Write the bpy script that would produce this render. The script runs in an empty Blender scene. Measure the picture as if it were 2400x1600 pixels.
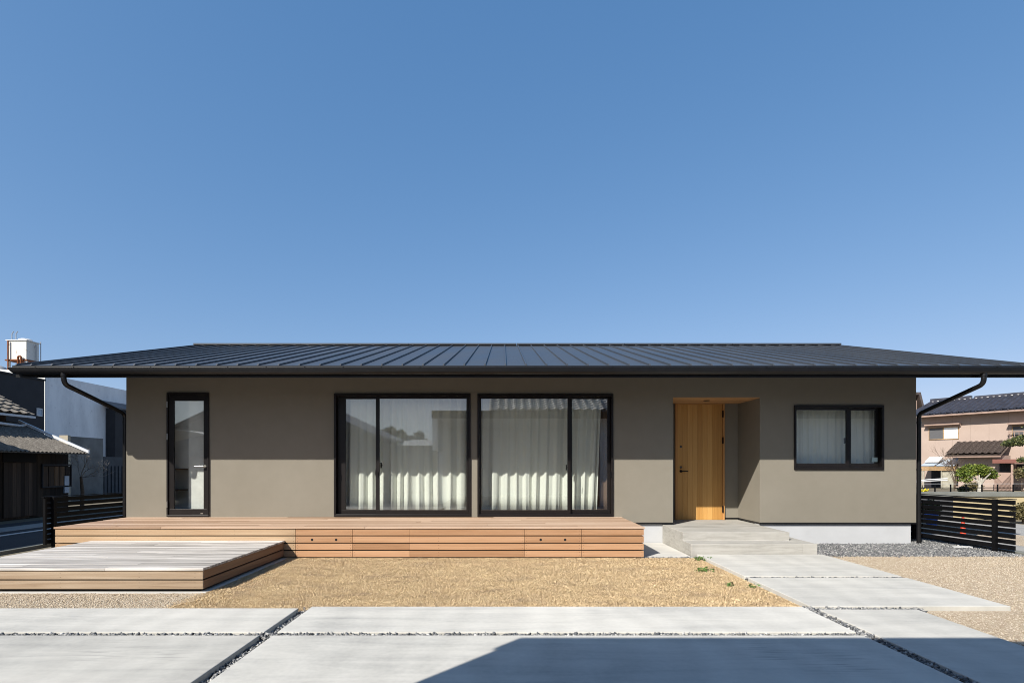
import bpy, math, random
import numpy as np
from mathutils import Vector, Matrix

SC = bpy.context.scene
COL = SC.collection
R = math.radians

# ------------------------------------------------------------------ camera
F = 1248.0            # focal length in pixels of the 2400 px wide photograph
D = 9.6               # camera to facade, metres
H = 1.41              # camera height
VX, VY = 1180.0, 1092.0
cam_d = bpy.data.cameras.new("camera")
cam_d.sensor_width = 36.0
cam_d.lens = F / 2400.0 * 36.0
cam_d.shift_x = (1200.0 - VX) / 2400.0
cam_d.shift_y = (VY - 800.0) / 2400.0
cam_d.clip_start = 0.1
cam_d.clip_end = 3000.0
cam = bpy.data.objects.new("camera", cam_d)
COL.objects.link(cam)
cam.location = (0, -D, H)
cam.rotation_euler = (R(90), 0, 0)
SC.camera = cam

# ------------------------------------------------------------------ sky, sun, exposure
SUN_DIR = Vector((0.838, 1.0, -1.05)).normalized()      # the way the light travels
elev = math.asin(-SUN_DIR.z)
azim = math.atan2(-SUN_DIR.x, -SUN_DIR.y)
world = bpy.data.worlds.new("World")
SC.world = world
world.use_nodes = True
wn = world.node_tree.nodes
wl = world.node_tree.links
bg = wn.get("Background") or wn.new("ShaderNodeBackground")
sky = wn.new("ShaderNodeTexSky")
sky.sky_type = 'NISHITA'
sky.sun_disc = False
sky.sun_elevation = elev
sky.sun_rotation = azim
sky.altitude = 0
sky.air_density = 0.7
sky.dust_density = 1.0
sky.ozone_density = 2.0
# grade of the sky dome: flatter and bluer than the raw texture
sp_ = wn.new("ShaderNodeSeparateColor")
cb_ = wn.new("ShaderNodeCombineColor")
wl.new(sky.outputs[0], sp_.inputs[0])
GR_ = []
for ch, (g_, m_) in enumerate(((0.91, 0.72), (0.607, 1.07), (0.446, 1.65))):
    pw = wn.new("ShaderNodeMath")
    pw.operation = 'POWER'
    pw.inputs[1].default_value = g_
    ml = wn.new("ShaderNodeMath")
    ml.operation = 'MULTIPLY'
    ml.inputs[1].default_value = m_
    wl.new(sp_.outputs[ch], pw.inputs[0])
    wl.new(pw.outputs[0], ml.inputs[0])
    GR_.append(ml.outputs[0])


def sky_min(a, b, k):
    m1 = wn.new("ShaderNodeMath")
    m1.operation = 'MULTIPLY'
    m1.inputs[1].default_value = k
    wl.new(b, m1.inputs[0])
    m2 = wn.new("ShaderNodeMath")
    m2.operation = 'MINIMUM'
    wl.new(a, m2.inputs[0])
    wl.new(m1.outputs[0], m2.inputs[1])
    return m2.outputs[0]


g_out = sky_min(GR_[1], GR_[2], 0.93)        # no warm cast around the sun
r_out = sky_min(GR_[0], g_out, 0.86)
for ch, o_ in enumerate((r_out, g_out, GR_[2])):
    wl.new(o_, cb_.inputs[ch])
wl.new(cb_.outputs[0], bg.inputs[0])
bg.inputs[1].default_value = 0.108
sun_d = bpy.data.lights.new("sun", 'SUN')
sun_d.energy = 3.72
sun_d.angle = R(0.5)
sun_d.color = (1.0, 0.945, 0.86)
sun = bpy.data.objects.new("sun", sun_d)
COL.objects.link(sun)
sun.rotation_euler = SUN_DIR.to_track_quat('-Z', 'Y').to_euler()
sun.location = (-20, -30, 30)
vs = SC.view_settings
vs.view_transform = 'Standard'
vs.look = 'None'
vs.gamma = 1.0
vs.exposure = 1.05
vs.use_curve_mapping = False

# ------------------------------------------------------------------ materials
MATS = {}
ALB = 0.85      # all base colours below are scaled by this


class NT:
    def __init__(s, name):
        s.m = bpy.data.materials.new(name)
        s.m.use_nodes = True
        s.t = s.m.node_tree
        s.n = s.t.nodes
        s.b = s.n.get("Principled BSDF")
        s.out = s.n.get("Material Output")
        s.tc = s.n.new("ShaderNodeTexCoord")
        MATS[name] = s.m

    def link(s, a, b):
        s.t.links.new(a, b)

    def coords(s, scale=(1, 1, 1), rot=(0, 0, 0)):
        mp = s.n.new("ShaderNodeMapping")
        mp.inputs['Scale'].default_value = scale
        mp.inputs['Rotation'].default_value = rot
        s.link(s.tc.outputs['Object'], mp.inputs['Vector'])
        return mp.outputs[0]

    def noise(s, scale, vec=None, detail=4, rough=0.55, dist=0.0):
        n = s.n.new("ShaderNodeTexNoise")
        n.inputs['Scale'].default_value = scale
        n.inputs['Detail'].default_value = detail
        n.inputs['Roughness'].default_value = rough
        n.inputs['Distortion'].default_value = dist
        s.link(vec if vec is not None else s.tc.outputs['Object'], n.inputs['Vector'])
        return n.outputs['Fac']

    def ramp(s, fac, stops):
        r = s.n.new("ShaderNodeValToRGB")
        e = r.color_ramp.elements
        while len(e) < len(stops):
            e.new(0.5)
        for i, (p, c) in enumerate(stops):
            e[i].position = p
            e[i].color = (c[0] * ALB, c[1] * ALB, c[2] * ALB, 1)
        s.link(fac, r.inputs[0])
        return r.outputs[0]

    def mapr(s, v, a, b, c, d):
        m = s.n.new("ShaderNodeMapRange")
        m.inputs[1].default_value = a
        m.inputs[2].default_value = b
        m.inputs[3].default_value = c
        m.inputs[4].default_value = d
        s.link(v, m.inputs[0])
        return m.outputs[0]

    def math(s, op, a, b=0.5):
        m = s.n.new("ShaderNodeMath")
        m.operation = op
        for i, v in enumerate((a, b)):
            if isinstance(v, (int, float)):
                m.inputs[i].default_value = v
            else:
                s.link(v, m.inputs[i])
        return m.outputs[0]

    def mix(s, fac, a, b, mode='MIX'):
        m = s.n.new("ShaderNodeMix")
        m.data_type = 'RGBA'
        m.blend_type = mode
        if isinstance(fac, (int, float)):
            m.inputs[0].default_value = fac
        else:
            s.link(fac, m.inputs[0])
        for i, v in ((6, a), (7, b)):
            if isinstance(v, tuple):
                m.inputs[i].default_value = (v[0] * ALB, v[1] * ALB, v[2] * ALB, 1)
            else:
                s.link(v, m.inputs[i])
        return m.outputs[2]

    def scalecol(s, col, v):
        """colour times a value near 1"""
        h = s.n.new("ShaderNodeHueSaturation")
        if isinstance(col, tuple):
            h.inputs['Color'].default_value = (col[0] * ALB, col[1] * ALB, col[2] * ALB, 1)
        else:
            s.link(col, h.inputs['Color'])
        s.link(v, h.inputs['Value'])
        return h.outputs[0]

    def island(s):
        g = s.n.new("ShaderNodeNewGeometry")
        return g.outputs['Random Per Island']

    def sep(s):
        x = s.n.new("ShaderNodeSeparateXYZ")
        s.link(s.tc.outputs['Object'], x.inputs[0])
        return x.outputs

    def bump(s, h, strength=0.3, dist=0.01):
        b = s.n.new("ShaderNodeBump")
        b.inputs['Strength'].default_value = strength
        b.inputs['Distance'].default_value = dist
        s.link(h, b.inputs['Height'])
        s.link(b.outputs[0], s.b.inputs['Normal'])

    def done(s, col=None, rough=0.6, metal=0.0, spec=0.5):
        if col is not None:
            if isinstance(col, tuple):
                s.b.inputs['Base Color'].default_value = (col[0], col[1], col[2], 1)
            else:
                s.link(col, s.b.inputs['Base Color'])
        if isinstance(rough, (int, float)):
            s.b.inputs['Roughness'].default_value = rough
        else:
            s.link(rough, s.b.inputs['Roughness'])
        s.b.inputs['Metallic'].default_value = metal
        s.b.inputs['Specular IOR Level'].default_value = spec
        return s.m


def plain(name, col, rough=0.6, metal=0.0, spec=0.5, var=0.08, vs_=6.0, bump=0.0, bs=60.0):
    t = NT(name)
    n = t.noise(vs_, detail=5)
    c = t.scalecol(col, t.mapr(n, 0.25, 0.75, 1 - var, 1 + var))
    if bump:
        t.bump(t.noise(bs, detail=3), bump, 0.01)
    return t.done(c, rough, metal, spec)


def wood(name, stops, axis='X', isl=0.18, fine=1.0, rough=0.62, spec=0.3, k=30, iw=0.3):
    """boards: long grain along one axis, a tone per board"""
    t = NT(name)
    sc = {'X': (0.9, k, k), 'Y': (k, 0.9, k), 'Z': (k, k, 0.9)}[axis]
    g = t.noise(1.0 * fine, t.coords(sc), detail=6, rough=0.62, dist=0.6)
    sc2 = {'X': (0.35, 5, 5), 'Y': (5, 0.35, 5), 'Z': (5, 5, 0.35)}[axis]
    b = t.noise(1.0, t.coords(sc2), detail=3)
    i = t.island()
    f = t.math('ADD', t.math('MULTIPLY', g, 0.62), t.math('ADD', t.math('MULTIPLY', b, 0.28), t.math('MULTIPLY', i, iw)))
    f = t.mapr(f, 0.3 + (iw - 0.3) * 0.5, 0.9 + (iw - 0.3) * 0.5, 0, 1)
    c = t.ramp(f, stops)
    c = t.scalecol(c, t.mapr(i, 0, 1, 1 - isl, 1 + isl))
    t.bump(g, 0.25, 0.004)
    return t.done(c, rough, 0, spec)


ST_TOP = 0.065


def build_materials():
    # stucco
    t = NT('stucco')
    n = t.noise(0.7, detail=5, rough=0.6)
    n2 = t.noise(5.0, detail=4)
    c = t.ramp(t.math('ADD', t.math('MULTIPLY', n, 0.65), t.math('MULTIPLY', n2, 0.35)),
               [(0.3, (0.224, 0.204, 0.164)), (0.7, (0.257, 0.235, 0.193))])
    t.bump(t.noise(240, detail=3), 0.22, 0.004)
    t.done(c, 0.9, 0, 0.2)
    plain('black_metal', (0.005, 0.005, 0.006), 0.5, 0.0, 0.14, 0.2)
    plain('frame_metal', (0.011, 0.009, 0.009), 0.4, 0.0, 0.28, 0.12)
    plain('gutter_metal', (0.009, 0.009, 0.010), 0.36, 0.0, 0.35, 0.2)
    t = NT('roof_metal')
    n = t.noise(1.2, t.coords((1.0, 0.25, 1)), detail=4)
    t.bump(t.noise(3.0, t.coords((3, 0.4, 1)), detail=2), 0.05, 0.01)
    t.done(t.ramp(n, [(0.3, (0.042, 0.047, 0.056)), (0.7, (0.056, 0.062, 0.072))]), t.mapr(n, 0.3, 0.7, 0.34, 0.44), 0, 0.5)
    plain('foundation_paint', (0.52, 0.53, 0.545), 0.85, 0, 0.2, 0.06, 2.5, 0.15, 120)
    plain('soffit_paint', (0.05, 0.045, 0.042), 0.8)
    # decks
    wood('deck_top', [(0.1, (0.30, 0.185, 0.115)), (0.45, (0.43, 0.285, 0.19)), (0.8, (0.54, 0.40, 0.30))], 'X', 0.14)
    wood('deck_skirt', [(0.0, (0.25, 0.125, 0.06)), (0.45, (0.40, 0.222, 0.117)), (0.85, (0.50, 0.30, 0.175))], 'X', 0.12, 1.0, 0.62, 0.3, 30, 0.24)
    wood('deck_skirt_pale', [(0.05, (0.22, 0.125, 0.06)), (0.42, (0.40, 0.265, 0.155)), (0.85, (0.50, 0.37, 0.24))], 'X', 0.06, 1.0, 0.62, 0.3, 38, 0.15)
    wood('deck_grey', [(0.15, (0.15, 0.137, 0.124)), (0.45, (0.40, 0.375, 0.345)), (0.72, (0.74, 0.70, 0.655))], 'X', 0.05, 1.0, 0.62, 0.3, 20, 0.11)
    wood('deck_low_skirt', [(0.05, (0.13, 0.085, 0.052)), (0.42, (0.33, 0.24, 0.16)), (0.85, (0.48, 0.385, 0.285))], 'X', 0.05, 1.0, 0.62, 0.3, 38, 0.12)
    wood('deck_side_shaded', [(0.0, (0.12, 0.065, 0.035)), (0.5, (0.25, 0.145, 0.085)), (0.9, (0.34, 0.21, 0.125))], 'Y', 0.1)  # side boards darkened in colour to deepen their shade
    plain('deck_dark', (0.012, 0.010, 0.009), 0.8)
    plain('hole_dark', (0.004, 0.004, 0.004), 0.9)
    # entrance door and porch
    wood('door_wood', [(0.0, (0.43, 0.21, 0.055)), (0.5, (0.55, 0.29, 0.082)), (0.9, (0.63, 0.36, 0.12))], 'Z', 0.06, 1.6, 0.5)
    wood('door_frame_wood', [(0.0, (0.44, 0.20, 0.06)), (0.9, (0.58, 0.30, 0.105))], 'Z', 0.05)
    wood('porch_wood', [(0.0, (0.40, 0.20, 0.08)), (0.9, (0.56, 0.32, 0.15))], 'X', 0.08)
    # concrete
    t = NT('concrete')
    a = t.noise(0.42, detail=6, rough=0.6)
    b = t.noise(1.0, t.coords((0.7, 6.0, 1)), detail=5, rough=0.6, dist=0.8)
    c_ = t.noise(26, detail=4)
    i = t.island()
    f = t.math('ADD', t.math('ADD', t.math('MULTIPLY', a, 0.55), t.math('MULTIPLY', b, 0.33)), t.math('MULTIPLY', c_, 0.12))
    col = t.ramp(f, [(0.32, (0.36, 0.357, 0.342)), (0.46, (0.525, 0.514, 0.482)), (0.58, (0.625, 0.608, 0.565))])
    sw = t.n.new("ShaderNodeTexWave")
    sw.inputs['Scale'].default_value = 0.8
    sw.inputs['Distortion'].default_value = 9.0
    sw.inputs['Detail'].default_value = 4.0
    sw.inputs['Detail Scale'].default_value = 0.7
    t.link(t.tc.outputs['Object'], sw.inputs['Vector'])
    col = t.scalecol(col, t.mapr(sw.outputs['Fac'], 0, 1, 0.955, 1.03))
    st = t.noise(2.2, t.coords((1, 2.2, 1)), detail=3)
    col = t.mix(t.mapr(st, 0.66, 0.78, 0, 0.30), col, (0.33, 0.335, 0.335))
    oi = t.n.new("ShaderNodeObjectInfo")
    col = t.mix(1.0, col, oi.outputs['Color'], 'MULTIPLY')
    for (qx, qy, rr) in ((-2.84, -5.70, 0.36), (-2.4, -5.78, 0.25), (2.0, -5.80, 0.42), (2.35, -5.95, 0.35)):   # scuffed spots
        mp = t.n.new("ShaderNodeVectorMath")
        mp.operation = 'DISTANCE'
        mp.inputs[1].default_value = (qx, qy, ST_TOP)
        t.link(t.tc.outputs['Object'], mp.inputs[0])
        k_ = t.mapr(mp.outputs['Value'], rr * 0.2, rr, 1, 0)
        k_ = t.math('MULTIPLY', k_, t.mapr(t.noise(1.0, t.coords((2.5, 45, 1), (0, 0, 0.25)), detail=3), 0.52, 0.66, 0, 0.45))
        col = t.mix(k_, col, (0.16, 0.16, 0.155))
    t.bump(c_, 0.10, 0.004)
    t.done(col, 0.8, 0, 0.3)
    t = NT('step_concrete')
    a = t.noise(1.6, detail=6, rough=0.65)
    b = t.noise(1.0, t.coords((1.2, 5, 16)), detail=6, rough=0.68, dist=1.4)
    f = t.math('ADD', t.math('MULTIPLY', a, 0.4), t.math('MULTIPLY', b, 0.6))
    col = t.ramp(f, [(0.28, (0.25, 0.24, 0.215)), (0.5, (0.41, 0.395, 0.36)), (0.7, (0.52, 0.50, 0.465))])
    t.bump(b, 0.12, 0.006)
    t.done(col, 0.8, 0, 0.3)
    # gravels, soil, asphalt
    t = NT('gravel_stone')
    i = t.island()
    t.done(t.ramp(i, [(0.0, (0.075, 0.079, 0.088)), (0.4, (0.165, 0.17, 0.175)), (0.8, (0.28, 0.28, 0.278)), (1.0, (0.56, 0.55, 0.53))]), 0.85, 0, 0.3)
    plain('gravel_bed_grey', (0.15, 0.15, 0.155), 0.9, 0, 0.2, 0.5, 70, 0.8, 90)
    t = NT('pebble_stone')
    i = t.island()
    t.done(t.ramp(i, [(0.0, (0.31, 0.235, 0.16)), (0.3, (0.48, 0.395, 0.29)), (0.75, (0.61, 0.52, 0.40)), (1.0, (0.76, 0.68, 0.56))]), 0.85, 0, 0.25)
    t = NT('gravel_bed_beige')
    v = t.n.new("ShaderNodeTexVoronoi")
    v.inputs['Scale'].default_value = 95
    t.link(t.tc.outputs['Object'], v.inputs['Vector'])
    sp = t.n.new("ShaderNodeSeparateColor")
    t.link(v.outputs['Color'], sp.inputs[0])
    big = t.noise(0.9, detail=4)
    col = t.ramp(sp.outputs[0], [(0.0, (0.34, 0.26, 0.175)), (0.5, (0.49, 0.40, 0.295)), (1.0, (0.62, 0.53, 0.41))])
    col = t.scalecol(col, t.mapr(big, 0.3, 0.7, 0.9, 1.08))
    t.bump(v.outputs['Distance'], 0.7, 0.01)
    t.done(col, 0.95, 0, 0.15)
    t = NT('lawn_soil')
    n = t.noise(3, detail=6, rough=0.7)
    n2 = t.noise(90, detail=3)
    col = t.ramp(n, [(0.3, (0.34, 0.26, 0.18)), (0.7, (0.52, 0.39, 0.235))])
    t.bump(n2, 0.6, 0.02)
    t.done(t.scalecol(col, t.mapr(n2, 0.3, 0.7, 0.7, 1.2)), 0.95, 0, 0.1)
    t = NT('dry_grass')
    i = t.island()
    n = t.noise(2.2, t.coords((1, 1.8, 0.01)), detail=6, rough=0.7)
    f = t.math('ADD', t.math('MULTIPLY', i, 0.26), t.math('MULTIPLY', n, 1.0))
    col = t.ramp(f, [(0.30, (0.46, 0.365, 0.275)), (0.50, (0.69, 0.525, 0.34)), (0.68, (0.87, 0.675, 0.41)), (0.95, (0.93, 0.78, 0.53))])
    t.done(col, 0.8, 0, 0.2)
    plain('green_weed', (0.09, 0.17, 0.035), 0.6, 0, 0.3, 0.35, 30)
    t = NT('asphalt')
    n = t.noise(220, detail=2)
    n2 = t.noise(0.5, detail=5)
    col = t.ramp(t.math('ADD', t.math('MULTIPLY', n, 0.4), t.math('MULTIPLY', n2, 0.6)), [(0.3, (0.045, 0.046, 0.05)), (0.7, (0.075, 0.075, 0.078))])
    t.bump(n, 0.3, 0.01)
    t.done(col, 0.9, 0, 0.2)
    plain('road_paint', (0.7, 0.7, 0.68), 0.8, 0, 0.2, 0.15, 20)
    plain('pale_road', (0.33, 0.325, 0.31), 0.9, 0, 0.2, 0.15, 3, 0.3, 120)
    plain('earth', (0.20, 0.175, 0.13), 0.95, 0, 0.1, 0.25, 0.6)
    # glass
    t = NT('window_glass')
    tr = t.n.new("ShaderNodeBsdfTransparent")
    tr.inputs[0].default_value = (0.95, 0.965, 0.955, 1)
    gl = t.n.new("ShaderNodeBsdfGlossy")
    gl.inputs['Roughness'].default_value = 0.0
    lw = t.n.new("ShaderNodeLayerWeight")
    lw.inputs[0].default_value = 0.5
    p5 = t.math('POWER', lw.outputs['Facing'], 5.0)
    fr = t.math('ADD', t.math('MULTIPLY', p5, 0.87), 0.13)
    mx = t.n.new("ShaderNodeMixShader")
    t.link(fr, mx.inputs[0])
    t.link(tr.outputs[0], mx.inputs[1])
    t.link(gl.outputs[0], mx.inputs[2])
    t.link(mx.outputs[0], t.out.inputs[0])
    t = NT('curtain_cloth')
    df = t.n.new("ShaderNodeBsdfDiffuse")
    tl = t.n.new("ShaderNodeBsdfTranslucent")
    w = t.n.new("ShaderNodeTexNoise")
    w.inputs['Scale'].default_value = 300
    t.link(t.coords((1, 1, 0.15)), w.inputs['Vector'])
    cc = t.ramp(w.outputs['Fac'], [(0.3, (1.08, 1.10, 1.03)), (0.7, (1.18, 1.19, 1.12))])
    t.link(cc, df.inputs[0])
    t.link(cc, tl.inputs[0])
    mx = t.n.new("ShaderNodeMixShader")
    mx.inputs[0].default_value = 0.22
    t.link(df.outputs[0], mx.inputs[1])
    t.link(tl.outputs[0], mx.inputs[2])
    t.link(mx.outputs[0], t.out.inputs[0])
    plain('drape_brown', (0.20, 0.13, 0.09), 0.9)
    plain('interior_white', (1.0, 0.99, 0.96), 0.9)
    plain('interior_floor', (0.28, 0.17, 0.09), 0.5)
    plain('handle_silver', (0.55, 0.54, 0.50), 0.3, 0.9)
    plain('sticker_paper', (0.42, 0.55, 0.55), 0.6)
    # neighbours
    t = NT('tile_dark')
    i = t.noise(3.0, detail=4)
    t.done(t.ramp(i, [(0.3, (0.028, 0.029, 0.040)), (0.7, (0.060, 0.060, 0.078))]), 0.36, 0, 0.5)
    plain('tile_brown', (0.085, 0.066, 0.058), 0.28, 0, 0.6, 0.35, 9)
    plain('tile_sunlit', (0.62, 0.61, 0.60), 0.4, 0, 0.5, 0.2, 3)  # dark tile paled in colour to stand in for grazing sunlight
    t = NT('tile_weathered')
    n = t.noise(14, detail=5, rough=0.7)
    t.done(t.ramp(n, [(0.3, (0.13, 0.115, 0.095)), (0.7, (0.30, 0.27, 0.23))]), 0.9, 0, 0.2)
    t = NT('corrugated_weathered')
    n = t.noise(9, detail=6, rough=0.75)
    n2 = t.noise(40, detail=4, rough=0.7)
    t.done(t.ramp(t.math('ADD', t.math('MULTIPLY', n, 0.5), t.math('MULTIPLY', n2, 0.5)),
                  [(0.32, (0.08, 0.072, 0.062)), (0.5, (0.165, 0.148, 0.127)), (0.66, (0.34, 0.315, 0.275))]), 0.95, 0, 0.1)
    wood('barn_wood', [(0.1, (0.018, 0.013, 0.009)), (0.6, (0.042, 0.031, 0.021)), (0.9, (0.075, 0.054, 0.037))], 'Z', 0.35, 1.0, 0.9)
    wood('barn_door_wood', [(0.1, (0.028, 0.019, 0.013)), (0.6, (0.06, 0.042, 0.030)), (0.9, (0.105, 0.072, 0.05))], 'Z', 0.3, 1.0, 0.9)
    wood('shutter_wood', [(0.1, (0.03, 0.026, 0.024)), (0.6, (0.085, 0.058, 0.038)), (0.9, (0.20, 0.12, 0.065))], 'Z', 0.3, 1.0, 0.9)
    plain('charcoal_cladding', (0.035, 0.034, 0.037), 0.7, 0, 0.3, 0.2, 2)
    t = NT('warehouse_wall')
    n = t.noise(1.2, t.coords((1, 1, 0.35)), detail=6, rough=0.65)
    n2 = t.noise(4.0, detail=4)
    col = t.ramp(n, [(0.3, (0.78, 0.78, 0.78)), (0.6, (0.98, 0.98, 0.97))])
    col = t.mix(t.mapr(n2, 0.62, 0.75, 0, 0.35), col, (0.25, 0.24, 0.23))
    t.done(col, 0.9, 0, 0.2)
    plain('white_render', (0.78, 0.77, 0.74), 0.85, 0, 0.2, 0.06, 2)
    t = NT('rusty_paint')
    n = t.noise(5.0, t.coords((1, 1, 0.35)), detail=5, rough=0.7)
    t.done(t.mix(t.mapr(n, 0.6, 0.68, 0, 1), (0.74, 0.72, 0.66), (0.24, 0.085, 0.03)), 0.8, 0, 0.2)
    plain('rust', (0.22, 0.075, 0.03), 0.9, 0, 0.2, 0.4, 6)
    plain('yellow_paint', (0.62, 0.33, 0.03), 0.7)
    plain('grey_paint', (0.34, 0.35, 0.36), 0.6)
    plain('old_concrete', (0.20, 0.20, 0.19), 0.95, 0, 0.1, 0.35, 1.5, 0.3, 40)
    plain('block_beige', (0.44, 0.39, 0.30), 0.9)
    plain('dark_sheet', (0.06, 0.065, 0.072), 0.6, 0, 0.3, 0.2, 3)
    plain('pvc_white', (0.72, 0.73, 0.74), 0.5)
    t = NT('pink_siding')
    n = t.noise(1.5, detail=4)
    t.done(t.ramp(n, [(0.3, (0.41, 0.32, 0.27)), (0.7, (0.45, 0.355, 0.30))]), 0.9, 0, 0.2)
    plain('pink_trim', (0.36, 0.25, 0.20), 0.8)
    plain('red_brown_paint', (0.20, 0.075, 0.055), 0.7)
    plain('timber_tan', (0.38, 0.25, 0.13), 0.8, 0, 0.2, 0.3, 8)
    plain('grey_timber', (0.36, 0.34, 0.27), 0.9, 0, 0.2, 0.3, 6)
    plain('dark_interior', (0.02, 0.02, 0.022), 0.8)
    plain('bluish_sheet', (0.42, 0.50, 0.58), 0.4)
    plain('rendered_beige', (0.56, 0.46, 0.27), 0.9, 0, 0.2, 0.1, 2)
    plain('coping_concrete', (0.20, 0.205, 0.185), 0.9, 0, 0.2, 0.25, 3, 0.3, 30)
    plain('cone_red', (0.62, 0.06, 0.02), 0.5)
    plain('bounce_soffit', (0.95, 0.93, 0.90), 0.9)  # paled so the unseen garage surfaces bounce light into the front shade
    plain('blue_plastic', (0.03, 0.13, 0.55), 0.4)
    plain('bark_pale', (0.48, 0.45, 0.39), 0.9, 0, 0.1, 0.25, 20)
    plain('bark_brown', (0.12, 0.09, 0.065), 0.95, 0, 0.1, 0.3, 20)
    plain('twig_grey', (0.32, 0.29, 0.26), 0.95, 0, 0.1, 0.3, 20)
    for nm, a, b, c in (('leaf_green', (0.055, 0.095, 0.014), (0.12, 0.17, 0.022), (0.22, 0.24, 0.04)),
                        ('leaf_pine', (0.03, 0.05, 0.018), (0.075, 0.095, 0.03), (0.17, 0.17, 0.06)),
                        ('leaf_olive', (0.07, 0.062, 0.025), (0.13, 0.11, 0.045), (0.21, 0.17, 0.07)),
                        ('leaf_dark', (0.02, 0.038, 0.014), (0.045, 0.07, 0.022), (0.08, 0.11, 0.035))):
        t = NT(nm)
        t.done(t.ramp(t.island(), [(0.0, a), (0.55, b), (1.0, c)]), 0.55, 0, 0.3)
    plain('flower_yellow', (0.75, 0.62, 0.02), 0.7)
    plain('dark_grey', (0.10, 0.10, 0.105), 0.8)  # even dark grey for the block wall and shutter panes


build_materials()
M = MATS


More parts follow.
